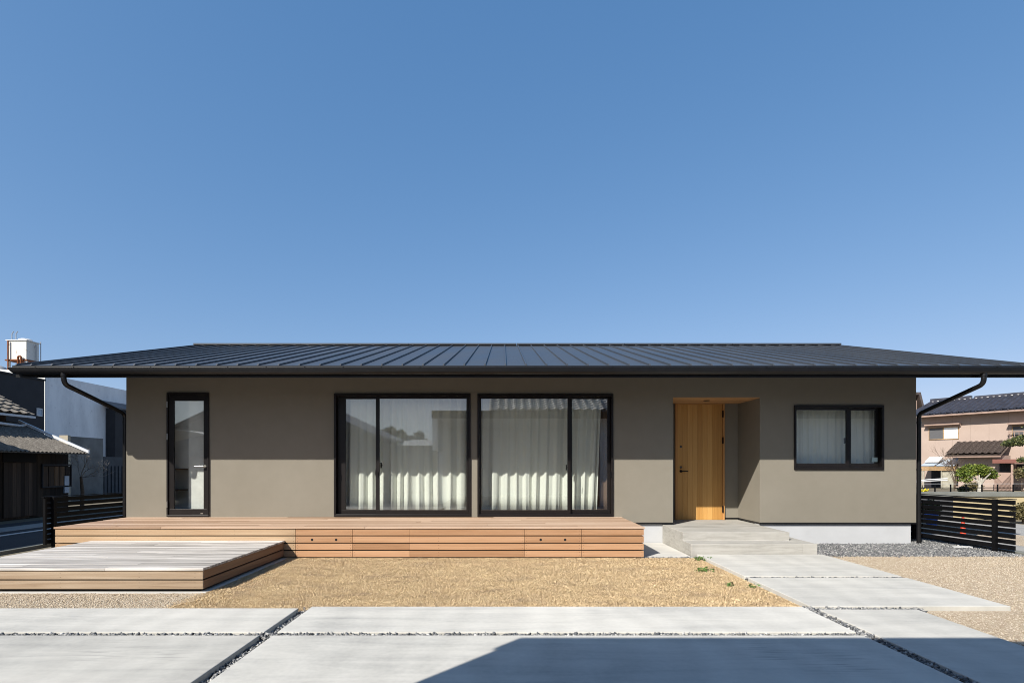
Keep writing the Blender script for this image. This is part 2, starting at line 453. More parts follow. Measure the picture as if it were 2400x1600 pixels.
# ------------------------------------------------------------------ mesh helpers
class MB:
    def __init__(s, xf=None):
        s.v = []
        s.f = []
        s.mi = []
        s.cur = 0
        s.xf = xf

    def mat(s, i):
        s.cur = i
        return s

    def add(s, vs_, fs):
        o = len(s.v)
        if s.xf:
            vs_ = [s.xf(*p) for p in vs_]
        s.v += [tuple(p) for p in vs_]
        for f in fs:
            s.f.append(tuple(i + o for i in f))
            s.mi.append(s.cur)
        return s

    def box(s, x0, x1, y0, y1, z0, z1):
        x0, x1 = min(x0, x1), max(x0, x1)
        y0, y1 = min(y0, y1), max(y0, y1)
        z0, z1 = min(z0, z1), max(z0, z1)
        vs_ = [(x0, y0, z0), (x1, y0, z0), (x1, y1, z0), (x0, y1, z0), (x0, y0, z1), (x1, y0, z1), (x1, y1, z1), (x0, y1, z1)]
        return s.add(vs_, [(0, 3, 2, 1), (4, 5, 6, 7), (0, 1, 5, 4), (1, 2, 6, 5), (2, 3, 7, 6), (3, 0, 4, 7)])

    def prism(s, poly, a, b, axis='X'):
        """extrude a polygon: axis X takes (y,z) points, Y takes (x,z), Z takes (x,y)"""
        n = len(poly)

        def P(t, q):
            return {'X': (t, q[0], q[1]), 'Y': (q[0], t, q[1]), 'Z': (q[0], q[1], t)}[axis]
        vs_ = [P(a, q) for q in poly] + [P(b, q) for q in poly]
        fs = [tuple(range(n)), tuple(range(2 * n - 1, n - 1, -1))]
        for i in range(n):
            j = (i + 1) % n
            fs.append((i, i + n, j + n, j))
        return s.add(vs_, fs)

    def tube(s, pts, r, n=10, caps=True):
        pts = [Vector(p) for p in pts]
        rs = r if isinstance(r, (list, tuple)) else [r] * len(pts)
        vs_ = []
        prev = None
        for i, p in enumerate(pts):
            if i == 0:
                d = pts[1] - pts[0]
            elif i == len(pts) - 1:
                d = pts[-1] - pts[-2]
            else:
                d = (pts[i + 1] - p).normalized() + (p - pts[i - 1]).normalized()
            d.normalize()
            if prev is None:
                a = Vector((0, 0, 1)) if abs(d.z) < 0.9 else Vector((1, 0, 0))
                u = d.cross(a).normalized()
            else:
                u = (prev - d * prev.dot(d))
                u.normalize()
            prev = u
            w = d.cross(u).normalized()
            for k in range(n):
                t = 2 * math.pi * k / n
                vs_.append(p + (u * math.cos(t) + w * math.sin(t)) * rs[i])
        fs = []
        for i in range(len(pts) - 1):
            for k in range(n):
                k2 = (k + 1) % n
                fs.append((i * n + k, i * n + k2, (i + 1) * n + k2, (i + 1) * n + k))
        if caps:
            fs.append(tuple(range(n - 1, -1, -1)))
            fs.append(tuple(range((len(pts) - 1) * n, len(pts) * n)))
        return s.add(vs_, fs)

    def lathe(s, c, prof, n=20):
        """revolve (r,z) pairs about a vertical axis through c"""
        vs_ = []
        for r, z in prof:
            for k in range(n):
                t = 2 * math.pi * k / n
                vs_.append((c[0] + r * math.cos(t), c[1] + r * math.sin(t), c[2] + z))
        fs = []
        for i in range(len(prof) - 1):
            for k in range(n):
                k2 = (k + 1) % n
                fs.append((i * n + k, i * n + k2, (i + 1) * n + k2, (i + 1) * n + k))
        fs.append(tuple(range(n - 1, -1, -1)))
        fs.append(tuple(range((len(prof) - 1) * n, len(prof) * n)))
        return s.add(vs_, fs)

    def disc_y(s, x, y, z, r, n=14, t=0.004):
        """short cylinder along Y with its face at y, towards -Y"""
        return s.tube([(x, y + t, z), (x, y, z)], r, n)

    def slope_grid(s, O, U, V, lu, lv, cu, amp, cv=0.0, step=0.0, sub=6, thick=0.05):
        """wavy roof sheet; O eave corner, U along the eave, V up the slope; cv>0 gives tile courses"""
        O, U, V = Vector(O), Vector(U).normalized(), Vector(V).normalized()
        N = U.cross(V).normalized()
        if N.z < 0:
            N = -N
        nu = max(2, int(round(lu / cu)) * sub)
        rows = []
        if cv > 0:
            nr = max(1, int(round(lv / cv)))
            for k in range(nr):
                rows.append((k * lv / nr, step))
                rows.append(((k + 1) * lv / nr - 0.002, 0.0))
        else:
            rows = [(0, 0), (lv, 0)]
        vs_ = []
        for (t, h) in rows:
            for i in range(nu + 1):
                a = i / sub * 2 * math.pi
                w = math.sin(a)
                w = w if cv == 0 else (w if w > 0 else w * 0.45)
                vs_.append(O + U * (lu * i / nu) + V * t + N * (h + amp * w))
        fs = []
        W = nu + 1
        for j in range(len(rows) - 1):
            for i in range(nu):
                fs.append((j * W + i, j * W + i + 1, (j + 1) * W + i + 1, (j + 1) * W + i))
        s.add(vs_, fs)
        b = N * (-thick)
        q = [O - N * amp, O + U * lu - N * amp, O + U * lu + V * lv - N * amp, O + V * lv - N * amp]
        q = q + [p + b for p in q]
        s.add(q, [(4, 5, 6, 7), (0, 1, 5, 4), (1, 2, 6, 5), (2, 3, 7, 6), (3, 0, 4, 7), (0, 3, 2, 1)])
        return s

    def build(s, name, mats, parent=None, smooth=False, bevel=0.0, kind=None, label=None):
        me = bpy.data.meshes.new(name)
        me.from_pydata(s.v, [], s.f)
        if not isinstance(mats, (list, tuple)):
            mats = [mats]
        for m in mats:
            me.materials.append(M[m])
        if len(mats) > 1:
            me.polygons.foreach_set('material_index', s.mi)
        if smooth:
            me.polygons.foreach_set('use_smooth', [True] * len(me.polygons))
        me.update()
        o = bpy.data.objects.new(name, me)
        COL.objects.link(o)
        if smooth:
            try:
                me.set_sharp_from_angle(angle=R(40))
            except Exception:
                pass
        if bevel:
            b = o.modifiers.new('bevel', 'BEVEL')
            b.width = bevel
            b.segments = 2
            b.limit_method = 'ANGLE'
            b.angle_limit = R(40)
        if parent is not None:
            o.parent = parent
            if parent.type == 'EMPTY':
                o.matrix_parent_inverse = Matrix.Translation(parent.location).inverted()
        if kind:
            o['kind'] = kind
        if label:
            o['label'] = label
        return o


def tag(o, label, cat, group=None):
    o['label'] = label
    o['category'] = cat
    if group:
        o['group'] = group
    return o


def thing(name, loc, label, cat, group=None):
    o = bpy.data.objects.new(name, None)
    o.empty_display_size = 0.2
    o.location = loc
    COL.objects.link(o)
    return tag(o, label, cat, group)


def np_mesh(name, verts, faces, mat, parent=None, kind=None, smooth=False):
    """verts (n,3), faces (m,k) with one k"""
    me = bpy.data.meshes.new(name)
    n, (m, k) = len(verts), faces.shape
    me.vertices.add(n)
    me.vertices.foreach_set('co', np.ascontiguousarray(verts, dtype=np.float32).ravel())
    me.loops.add(m * k)
    me.loops.foreach_set('vertex_index', np.ascontiguousarray(faces, dtype=np.int32).ravel())
    me.polygons.add(m)
    me.polygons.foreach_set('loop_start', np.arange(0, m * k, k, dtype=np.int32))
    me.polygons.foreach_set('loop_total', np.full(m, k, dtype=np.int32))
    me.materials.append(M[mat])
    me.update(calc_edges=True)
    me.validate()
    o = bpy.data.objects.new(name, me)
    COL.objects.link(o)
    if parent is not None:
        o.parent = parent
        if parent.type == 'EMPTY':
            o.matrix_parent_inverse = Matrix.Translation(parent.location).inverted()
    if kind:
        o['kind'] = kind
    return o


def leaf_faces(centers, size, rng, flat=0.0, aspect=1.6):
    """small random quads at given centres"""
    n = len(centers)
    d = rng.normal(size=(n, 3))
    d[:, 2] *= (1 - flat)
    d /= np.linalg.norm(d, axis=1)[:, None] + 1e-9
    e = rng.normal(size=(n, 3))
    e -= d * (e * d).sum(1)[:, None]
    e /= np.linalg.norm(e, axis=1)[:, None] + 1e-9
    s = size * rng.uniform(0.6, 1.35, n)[:, None]
    a = d * s * aspect * 0.5
    b = e * s * 0.5
    v = np.stack([centers - a, centers + b * 0.9, centers + a, centers - b * 0.9], 1).reshape(-1, 3)
    f = np.arange(4 * n).reshape(n, 4)
    return v, f


def crown_points(blobs, n, rng, shell=0.45):
    """points through a set of ellipsoid clumps, denser towards their skins"""
    vol = np.array([b[1][0] * b[1][1] * b[1][2] for b in blobs])
    idx = rng.choice(len(blobs), n, p=vol / vol.sum())
    c = np.array([b[0] for b in blobs])[idx]
    r = np.array([b[1] for b in blobs])[idx]
    d = rng.normal(size=(n, 3))
    d /= np.linalg.norm(d, axis=1)[:, None]
    t = shell + (1 - shell) * rng.random(n) ** 0.7
    t = t * rng.uniform(0.8, 1.12, n)
    return c + d * r * t[:, None]


def stones(name, pts, smin, smax, mat, rng, flat=0.75, label=None, kind='stuff'):
    n = len(pts)
    base = np.array([(1, 0, 0), (0, 1, 0), (-1, 0, 0), (0, -1, 0), (0, 0, 1), (0, 0, -1)], float)
    tri = np.array([(0, 1, 4), (1, 2, 4), (2, 3, 4), (3, 0, 4), (1, 0, 5), (2, 1, 5), (3, 2, 5), (0, 3, 5)])
    v = base[None] * rng.uniform(0.6, 1.25, (n, 6, 1))
    v = v + rng.normal(scale=0.18, size=(n, 6, 3))
    # random rotation
    q = rng.normal(size=(n, 4))
    q /= np.linalg.norm(q, axis=1)[:, None]
    w, x, y, z = q.T
    Rm = np.stack([np.stack([1 - 2 * (y * y + z * z), 2 * (x * y - z * w), 2 * (x * z + y * w)], -1),
                   np.stack([2 * (x * y + z * w), 1 - 2 * (x * x + z * z), 2 * (y * z - x * w)], -1),
                   np.stack([2 * (x * z - y * w), 2 * (y * z + x * w), 1 - 2 * (x * x + y * y)], -1)], 1)
    v = np.einsum('nij,nkj->nki', Rm, v)
    v[:, :, 2] *= flat
    s = rng.uniform(smin, smax, n)[:, None, None] * 0.5
    v = v * s + pts[:, None, :]
    f = (tri[None] + (np.arange(n) * 6)[:, None, None]).reshape(-1, 3)
    o = np_mesh(name, v.reshape(-1, 3), f, mat, kind=kind)
    if label:
        o['label'] = label
    return o


def panel_with_holes(mb, x0, x1, z0, z1, y0, y1, holes):
    """a wall slab in the XZ plane with rectangular holes, one clean shell"""
    xs = sorted({x0, x1} | {h[0] for h in holes} | {h[1] for h in holes})
    zs = sorted({z0, z1} | {h[2] for h in holes} | {h[3] for h in holes})
    nx, nz = len(xs) - 1, len(zs) - 1

    def solid(i, k):
        if i < 0 or k < 0 or i >= nx or k >= nz:
            return False
        cx, cz = (xs[i] + xs[i + 1]) / 2, (zs[k] + zs[k + 1]) / 2
        return not any(h[0] < cx < h[1] and h[2] < cz < h[3] for h in holes)
    vid = {}
    vs_, fs = [], []

    def V(i, k, s):
        key = (i, k, s)
        if key not in vid:
            vid[key] = len(vs_)
            vs_.append((xs[i], y0 if s == 0 else y1, zs[k]))
        return vid[key]
    for i in range(nx):
        for k in range(nz):
            if not solid(i, k):
                continue
            fs.append((V(i, k, 0), V(i + 1, k, 0), V(i + 1, k + 1, 0), V(i, k + 1, 0)))
            fs.append((V(i, k, 1), V(i, k + 1, 1), V(i + 1, k + 1, 1), V(i + 1, k, 1)))
            if not solid(i - 1, k):
                fs.append((V(i, k, 0), V(i, k + 1, 0), V(i, k + 1, 1), V(i, k, 1)))
            if not solid(i + 1, k):
                fs.append((V(i + 1, k, 0), V(i + 1, k, 1), V(i + 1, k + 1, 1), V(i + 1, k + 1, 0)))
            if not solid(i, k - 1):
                fs.append((V(i, k, 0), V(i, k, 1), V(i + 1, k, 1), V(i + 1, k, 0)))
            if not solid(i, k + 1):
                fs.append((V(i, k + 1, 0), V(i + 1, k + 1, 0), V(i + 1, k + 1, 1), V(i, k + 1, 1)))
    mb.add(vs_, fs)


def fx(px, d=D):
    return (px - VX) * d / F


def fz(py, d=D):
    return H - (py - VY) * d / F


def structure(o):
    o['kind'] = 'structure'
    return o


# ------------------------------------------------------------------ ground, slabs, path
rng = np.random.default_rng(7)
random.seed(7)


def sheet(name, x0, x1, y0, y1, z, mat, t=0.02):
    return structure(MB().box(x0, x1, y0, y1, z - t, z).build(name, mat))


structure(MB().box(-600, 600, -600, 600, -0.3, -0.02).build('ground', 'earth'))
sheet('road', -12.2, -8.25, -60, 60, -0.004, 'asphalt', 0.012)
sheet('road_marking', -10.3, -10.16, -40, 40, 0.000, 'road_paint', 0.004)
sheet('verge', -11.5, -10.75, -30, 30, 0.000, 'pale_road', 0.004)
sheet('pavement', 8.33, 9.2, -30, 8, -0.004, 'pale_road', 0.012)
sheet('road', 10.6, 12.6, -30, 12, -0.004, 'pale_road', 0.012)
sheet('verge', 9.2, 10.6, -30, 12, -0.008, 'gravel_bed_beige', 0.01)
sheet('forecourt', -8.2, 8.2, -13, -2.0, -0.006, 'gravel_bed_grey', 0.01)
structure(MB().box(8.17, 8.33, -9, 7.5, -0.1, 0.05).build('kerb', 'coping_concrete', bevel=0.008))
structure(MB().box(-8.22, -8.08, -9, 7.5, -0.1, 0.04).build('kerb', 'coping_concrete', bevel=0.008))

ST = 0.065   # top of the slabs
for (a, b, c, d_, k) in ((-1.84, 2.868, -5.27, -4.485, 1.05), (-1.84, 2.868, -8.0, -5.355, 1.0), (-8.0, -1.945, -5.27, -4.545, 0.97), (-8.0, -1.945, -8.0, -5.355, 0.86)):
    structure(MB().box(a, b, c, d_, -0.06, ST).build('driveway', 'concrete', bevel=0.006)).color = (k, k, k * 0.985, 1)
for (a, b, c, d_, k) in ((2.955, 4.88, -3.07, -1.46, 0.95), (2.955, 4.88, -4.48, -3.165, 0.96), (2.97, 3.895, -8.0, -4.585, 0.93)):
    structure(MB().box(a, b, c, d_, -0.06, ST).build('path', 'concrete', bevel=0.006)).color = (k, k, k * 0.985, 1)
structure(MB().box(-6.8, 2.86, -1.5, -0.004, -0.06, 0.034).build('apron', 'concrete', bevel=0.004))

sheet('lawn_bed', -3.3, 2.95, -4.49, -1.505, 0.022, 'lawn_soil', 0.05)
sheet('gravel_bed', -8.06, -3.3, -4.545, -1.505, 0.018, 'gravel_bed_beige', 0.05)
sheet('gravel_bed', 4.88, 8.17, -8.0, -1.42, 0.020, 'gravel_bed_beige', 0.05)
sheet('gravel_bed', 3.895, 4.88, -8.0, -4.485, 0.020, 'gravel_bed_beige', 0.05)
sheet('gravel_bed', 4.86, 8.17, -1.42, 0.06, 0.004, 'gravel_bed_grey', 0.05)
sheet('gravel_bed', 7.3, 8.17, 0.06, 7.4, 0.004, 'gravel_bed_grey', 0.05)

# grey crushed stone in the joints and along the house
P = []


def scatter(x0, x1, y0, y1, n, z0, z1):
    p = rng.random((n, 3))
    P.append(np.stack([x0 + p[:, 0] * (x1 - x0), y0 + p[:, 1] * (y1 - y0), z0 + p[:, 2] * (z1 - z0)], 1))


scatter(-8, 2.97, -5.355, -5.27, 6500, 0.016, 0.056)
scatter(-1.945, -1.84, -6.9, -4.4, 2400, -0.012, 0.026)
scatter(2.868, 2.97, -7.2, -4.45, 2400, 0.016, 0.056)
scatter(2.955, 4.0, -4.585, -4.48, 700, 0.012, 0.054)
scatter(2.955, 4.88, -3.165, -3.07, 1200, 0.012, 0.054)
scatter(2.12, 2.95, -1.56, -1.49, 300, 0.01, 0.03)
stones('joint_gravel', np.concatenate(P), 0.020, 0.040, 'gravel_stone', rng, 0.8)
P = []
scatter(4.87, 8.16, -1.42, -0.0, 15000, 0.004, 0.022)
scatter(7.35, 8.16, 0, 1.6, 2500, 0.004, 0.02)
p = P[0]
p[:, 1] += np.where(p[:, 1] < -1.3, 0.06 * np.sin(p[:, 0] * 7), 0)
stones('gravel', np.concatenate(P), 0.018, 0.036, 'gravel_stone', rng, 0.7)
P = []
scatter(4.885, 8.165, -4.9, -1.40, 46000, 0.016, 0.026)
scatter(3.9, 8.165, -6.6, -4.59, 26000, 0.016, 0.026)
scatter(-7.0, -3.22, -4.54, -3.70, 17000, 0.014, 0.024)
stones('pebble_gravel', np.concatenate(P), 0.008, 0.017, 'pebble_stone', rng, 0.7)

# dormant lawn
n = 620000
gx = rng.uniform(-3.34, 2.94, n)
gy = rng.uniform(-4.48, -1.58, n)
keep = ~((gx < -3.22 + 0.05 * np.sin(gy * 9)) & (rng.random(n) < 0.85)) & (gx < 2.93)
dens = 0.72 + 0.28 * np.sin(gx * 2.3 + 1.7 * np.sin(gy * 2.1)) * np.cos(gy * 3.1 + gx * 0.8)
keep &= rng.random(n) < np.clip(dens + 0.15, 0.35, 1)
gx, gy = gx[keep], gy[keep]
n = len(gx)
th = rng.uniform(0, 2 * math.pi, n)
ln = rng.uniform(0.010, 0.028, n)
lean = rng.uniform(0.45, 1.4, n)
wd = rng.uniform(0.0011, 0.0021, n)
hx, hy = np.cos(th) * np.sin(lean), np.sin(th) * np.sin(lean)
hz = np.cos(lean)
sx, sy = -np.sin(th), np.cos(th)
b0 = np.stack([gx, gy, np.full(n, 0.02)], 1)
dirv = np.stack([hx, hy, hz], 1) * ln[:, None]
side = np.stack([sx, sy, np.zeros(n)], 1) * wd[:, None]
mid = b0 + dirv * 0.55 + np.array([0, 0, 1.0]) * (ln * 0.12)[:, None]
tip = b0 + dirv
vv = np.stack([b0 - side, b0 + side, mid + side * 0.8, tip, mid - side * 0.8], 1).reshape(-1, 3)
ff = np.arange(5 * n).reshape(n, 5)
np_mesh('lawn', vv, ff, 'dry_grass', kind='stuff')

for (px, py, nb, sz, lab) in ((1650, 1312, 70, 0.075, 'green weed tuft at the tip of the lawn, closest to the concrete steps'),
                              (1649, 1338, 60, 0.07, 'green weed tuft in dry lawn below the one nearest the steps'),
                              (1762, 1376, 26, 0.045, 'tiny green weed at lawn edge beside the middle path slab'),
                              (1708, 1373, 18, 0.035, 'tiny green weed set further into the dry lawn, left of the path edge')):
    d_ = F * (H - 0.03) / (py - VY)
    c = np.array([fx(px, d_), d_ - D, 0.05])
    pts = c + np.clip(rng.normal(size=(nb, 3)), -1.7, 1.7) * np.array([sz, sz * 0.6, 0.014])
    v, f = leaf_faces(pts, 0.020, rng, 0.3, 2.6)
    tag(np_mesh('weed_tuft', v, f, 'green_weed'), lab, 'weed', 'weeds in the lawn')

# ------------------------------------------------------------------ the house
HX0, HX1 = -6.80, 7.44
WZ0 = 0.395
house = thing('house', (0, 0, 0), 'long single-storey taupe stucco house with dark standing seam metal roof', 'house')
# openings x0,x1,z0,z1
O_DOOR = (-6.055, -5.305, 0.508, 2.725)
O_W1 = (fx(784), fx(1102.5), 0.508, fz(923))
O_W2 = (fx(1119.5), fx(1436.5), 0.508, fz(924))
O_ENT = (3.057, 4.622, WZ0, 2.652)
O_W3 = (fx(1861), fx(2069.5), fz(1099.5), fz(950))
RZ0, RSL = 2.935, 0.289     # underside of the roof at the eave (y=-1.18), slope


def under(y):
    return RZ0 + RSL * (y + 1.18)


WT = 0.15
mb = MB()
panel_with_holes(mb, HX0, HX1, WZ0, under(0) - 0.02, 0.0, WT, [O_DOOR, O_W1, O_W2, O_ENT, O_W3])
for a, b in ((HX0, HX0 + WT), (HX1 - WT, HX1)):
    mb.prism([(WT, WZ0), (7.6, WZ0), (7.6, under(7.6 - 2 * (7.6 - 3.84)) - 0.02), (3.84, under(3.84) - 0.02), (WT, under(WT) - 0.02)], a, b, 'X')
mb.box(HX0 + WT, HX1 - WT, 7.45, 7.6, WZ0, 3.2)
# porch recess
RY = 0.90
mb.box(O_ENT[0] - WT, O_ENT[0], WT, RY + WT, WZ0, O_ENT[3])
mb.box(O_ENT[1], O_ENT[1] + WT, WT, RY + WT, WZ0, O_ENT[3])
DFX0, DFX1, DFZ1 = 3.375, 4.347, 2.647
panel_with_holes(mb, O_ENT[0], O_ENT[1], WZ0, O_ENT[3], RY, RY + WT, [(DFX0, DFX1, WZ0 - 1, DFZ1)])
mb.build('wall', 'stucco', house)

mb = MB()
FY = 0.035
mb.box(HX0 + 0.06, O_ENT[0], FY, 0.2, -0.1, WZ0 - 0.03)
mb.box(O_ENT[1], HX1 - 0.07, FY, 0.2, -0.1, WZ0 - 0.03)
mb.box(HX0 + 0.06, HX0 + 0.22, 0.2, 7.55, -0.1, WZ0 - 0.03)
mb.box(HX1 - 0.23, HX1 - 0.07, 0.2, 7.55, -0.1, WZ0 - 0.03)
mb.box(O_ENT[0] - 0.05, O_ENT[0], 0.2, RY + 0.06, -0.1, WZ0 - 0.03)
mb.box(O_ENT[1] + 0.03, O_ENT[1] + 0.13, 0.2, RY + 0.06, -0.1, WZ0 - 0.03)
mb.box(O_ENT[0], O_ENT[1] + 0.03, RY + 0.035, RY + 0.13, -0.1, WZ0 - 0.03)
mb.build('foundation', 'foundation_paint', house)

mb = MB()
zf0, zf1 = WZ0 - 0.026, WZ0 + 0.002
mb.box(HX0 - 0.004, O_ENT[0] + 0.004, -0.006, 0.03, zf0, zf1)
mb.box(O_ENT[1] - 0.004, HX1 + 0.004, -0.006, 0.03, zf0, zf1)
mb.box(O_ENT[1] - 0.006, O_ENT[1] + 0.03, 0.031, RY - 0.007, zf0, zf1)
mb.box(DFX1 + 0.003, O_ENT[1] - 0.007, RY - 0.006, RY + 0.03, zf0, zf1)
mb.build('drip_flashing', 'gutter_metal', house)

# roof
RX0, RX1 = -7.755, 8.45
RY0, RYR = -1.18, 3.84
RT = 0.063
zt = lambda y: under(y) + RT
mb = MB()
yb = RYR + (RYR - RY0)
mb.prism([(RY0, RZ0), (RYR, under(RYR)), (yb, RZ0), (yb, RZ0 + RT), (RYR, zt(RYR)), (RY0, RZ0 + RT)], RX0, RX1, 'X')
k0 = int(math.ceil((RX0 - 0.03) / 0.3274))
xs = [0.032 + 0.3274 * k for k in range(-24, 27) if RX0 + 0.05 < 0.032 + 0.3274 * k < RX1 - 0.05]
for x in xs + [RX0 + 0.018, RX1 - 0.018]:
    y0 = RY0 + 0.012
    for sgn in (1, -1):
        pts = []
        for (y, h) in ((y0, -0.002), (y0 + 0.03, 0.027), (RYR - 0.06, 0.027), (RYR - 0.06, -0.002)):
            yy = y if sgn == 1 else 2 * RYR - y
            pts.append((yy, zt(y) + h))
        mb.prism(pts, x - 0.011, x + 0.011, 'X')
roof = mb.build('roof', 'roof_metal', house)
MB().box(RX0 - 0.004, RX1 + 0.004, RY0 - 0.012, RY0 - 0.001, RZ0 - 0.012, RZ0 + RT - 0.003).build('drip_edge_shadow', 'gutter_metal', roof)  # dark strip over the lit roof edge, standing in for its shadow
mb = MB()
for x0 in np.arange(RX0 - 0.01, RX1, 2.7):
    x1 = min(x0 + 2.69, RX1 + 0.01)
    mb.prism([(RYR - 0.11, zt(RYR - 0.11) + 0.032), (RYR - 0.11, zt(RYR) + 0.04), (RYR, zt(RYR) + 0.062), (RYR + 0.11, zt(RYR) + 0.04), (RYR + 0.11, zt(RYR - 0.11) + 0.032)], x0, x1, 'X')
mb.build('ridge_cap', 'roof_metal', roof)
mb = MB()
mb.box(RX0 + 0.02, RX1 - 0.02, RY0 + 0.025, RY0 + 0.05, RZ0 - 0.12, RZ0 + 0.004)
mb.prism([(RY0 + 0.05, RZ0 - 0.10), (0.0, under(0) - 0.10), (0.0, under(0) - 0.012), (RY0 + 0.05, RZ0)], RX0 + 0.03, RX0 + 0.06, 'X')
mb.prism([(RY0 + 0.05, RZ0 - 0.10), (0.0, under(0) - 0.10), (0.0, under(0) - 0.012), (RY0 + 0.05, RZ0)], RX1 - 0.06, RX1 - 0.03, 'X')
mb.build('fascia', 'gutter_metal', house)

# gutter
GYC, GZT, GW, GH = -1.237, 2.945, 0.064, 0.094
mb = MB()
nseg = 12
secs = [(-7.735, 0.05)] + [(-7.735 + 0.09 * (1 - math.cos(a)), max(0.06, math.sin(a))) for a in np.linspace(0.25, math.pi / 2, 7)]
gx1 = 8.43
secs += [(gx1, 1.0)]
vs_, fs = [], []
for (x, s_) in secs:
    for k in range(nseg + 1):
        a = math.pi * k / nseg
        vs_.append((x, GYC - GW * math.cos(a), GZT - GH * s_ * math.sin(a) ** 0.75))
W_ = nseg + 1
for j in range(len(secs) - 1):
    for k in range(nseg):
        fs.append((j * W_ + k, (j + 1) * W_ + k, (j + 1) * W_ + k + 1, j * W_ + k + 1))
    fs.append((j * W_, j * W_ + nseg, (j + 1) * W_ + nseg, (j + 1) * W_))
fs.append(tuple(range(W_)))
fs.append(tuple(range((len(secs) - 1) * W_ + nseg, (len(secs) - 1) * W_ - 1, -1)))
mb.add(vs_, fs)
gut = mb.build('gutter', 'gutter_metal', house, smooth=True)
mb = MB()
mb.tube([(-7.74, GYC - GW, GZT + 0.002), (gx1, GYC - GW, GZT + 0.002)], 0.0045, 8)
mb.build('gutter_bead', 'gutter_metal', gut, smooth=True)
for x in np.arange(-7.3, 8.4, 0.6):
    MB().box(x - 0.008, x + 0.008, GYC - GW - 0.009, RY0 + 0.03, GZT + 0.008, GZT + 0.012).build('gutter_hanger', 'gutter_metal', gut)


def elbow(pts, r=0.09, n=5):
    out = [Vector(pts[0])]
    for i in range(1, len(pts) - 1):
        a, b, c = Vector(pts[i - 1]), Vector(pts[i]), Vector(pts[i + 1])
        p = b + (a - b).normalized() * r
        q = b + (c - b).normalized() * r
        for k in range(n + 1):
            t = k / n
            out.append(p * (1 - t) ** 2 + b * 2 * t * (1 - t) + q * t * t)
    out.append(Vector(pts[-1]))
    return out


for x, xb, zb in ((-6.905, -6.865, 0.5), (7.545, 7.535, 0.02)):
    mb = MB()
    pts = elbow([(x, GYC, GZT - GH + 0.03), (x, GYC, 2.70), (xb, 0.06, 2.36), (xb, 0.06, zb)])
    mb.tube(pts, 0.036, 14)
    pipe = mb.build('downpipe', 'gutter_metal', house, smooth=True)
    MB().tube([(x, GYC, GZT - GH + 0.02), (x, GYC, GZT - GH - 0.03)], 0.042, 14).build('outlet_collar', 'gutter_metal', pipe, smooth=True)
    for z in (2.2, 1.35, 0.75):
        mb = MB()
        mb.tube([(xb, 0.06, z - 0.014), (xb, 0.06, z + 0.014)], 0.041, 14)
        mb.box(min(xb, xb * 0.994), max(xb, xb * 0.994), 0.052, 0.068, z - 0.01, z + 0.01)
        mb.build('pipe_bracket', 'gutter_metal', pipe, smooth=True)


# windows
def pane(name, x0, x1, z0, z1, y, parent):
    return MB().box(x0, x1, y, y + 0.006, z0, z1).build(name, 'window_glass', parent)


def rect_frame(mb, x0, x1, z0, z1, wl, wr, wb, wt, y0, y1):
    mb.box(x0, x1, y0, y1, z1 - wt, z1)
    mb.box(x0, x1, y0, y1, z0, z0 + wb)
    mb.box(x0, x0 + wl, y0, y1, z0 + wb, z1 - wt)
    mb.box(x1 - wr, x1, y0, y1, z0 + wb, z1 - wt)


def sliding(name, o, big, small, zb, ztp, front, label):
    """o opening, big/small glass x ranges, front: the sash in front ('big')"""
    x0, x1, z0, z1 = o
    mb = MB()
    rect_frame(mb, x0 - 0.004, x1 + 0.004, z0 - 0.004, z1 + 0.004, 0.036, 0.036, 0.034, 0.040, -0.028, 0.13)
    mb.box(x0 + 0.032, x1 - 0.032, -0.024, 0.12, z0 + 0.030, z0 + 0.040)
    fr = mb.build(name, 'frame_metal', house, bevel=0.003, label=label)
    for (gx0, gx1_), y, wb in ((big, 0.012, zb - z0 - 0.04), (small, 0.062, zb - z0 - 0.04)):
        mb = MB()
        left = x0 + 0.036 if gx0 - x0 < 0.2 else gx0 - 0.055
        right = x1 - 0.036 if x1 - gx1_ < 0.2 else gx1_ + 0.055
        # stop behind/in front stiles from sticking out past the middle
        rect_frame(mb, left, right, z0 + 0.041, z1 - 0.041, gx0 - left, right - gx1_, zb - z0 - 0.041, z1 - 0.041 - ztp, y, y + 0.036)
        sh = mb.build('sash', 'frame_metal', fr, bevel=0.002)
        pane('pane', gx0 - 0.006, gx1_ + 0.006, zb - 0.006, ztp + 0.006, y + 0.014, fr)
    return fr


w1 = sliding('sliding_window', O_W1, (fx(888.8), fx(1093)), (fx(807.6), fx(878.8)), fz(1194.7), fz(933.5), 'big', 'tall sliding window with narrow pane on its left')
w2 = sliding('sliding_window', O_W2, (fx(1127.5), fx(1330.4)), (fx(1341.6), fx(1425.3)), fz(1194.7), fz(933.5), 'big', 'tall sliding window with narrow pane on its right')
w3 = sliding('sliding_window', O_W3, (fx(1867), fx(1985)), (fx(1999.7), fx(2057.8)), fz(1085.4), fz(960.3), 'big', 'small high sliding window right of the entrance')
for fr, x, z in ((w1, fx(891.5), fz(1090)), (w2, fx(1328.5), fz(1095)), (w3, fx(1985), fz(1032))):
    mb = MB()
    mb.box(x - 0.012, x + 0.012, 0.050, 0.074, z - 0.05, z + 0.05)
    mb.box(x - 0.006, x + 0.022, 0.05, 0.08, z - 0.012, z + 0.012)
    mb.build('latch', 'black_metal', fr, bevel=0.003)
for fr, xs_, z in ((w1, (fx(787.5), fx(882)), fz(1107)), (w2, (fx(1338), fx(1431)), fz(1112))):
    for x in xs_:
        MB().box(x - 0.011, x + 0.011, -0.032, -0.027, z - 0.05, z + 0.05).build('finger_pull', 'black_metal', fr)
MB().box(fx(2048.5), fx(2062), 0.058, 0.0615, fz(1082), fz(1071.5)).build('sticker', 'sticker_paper', w3)

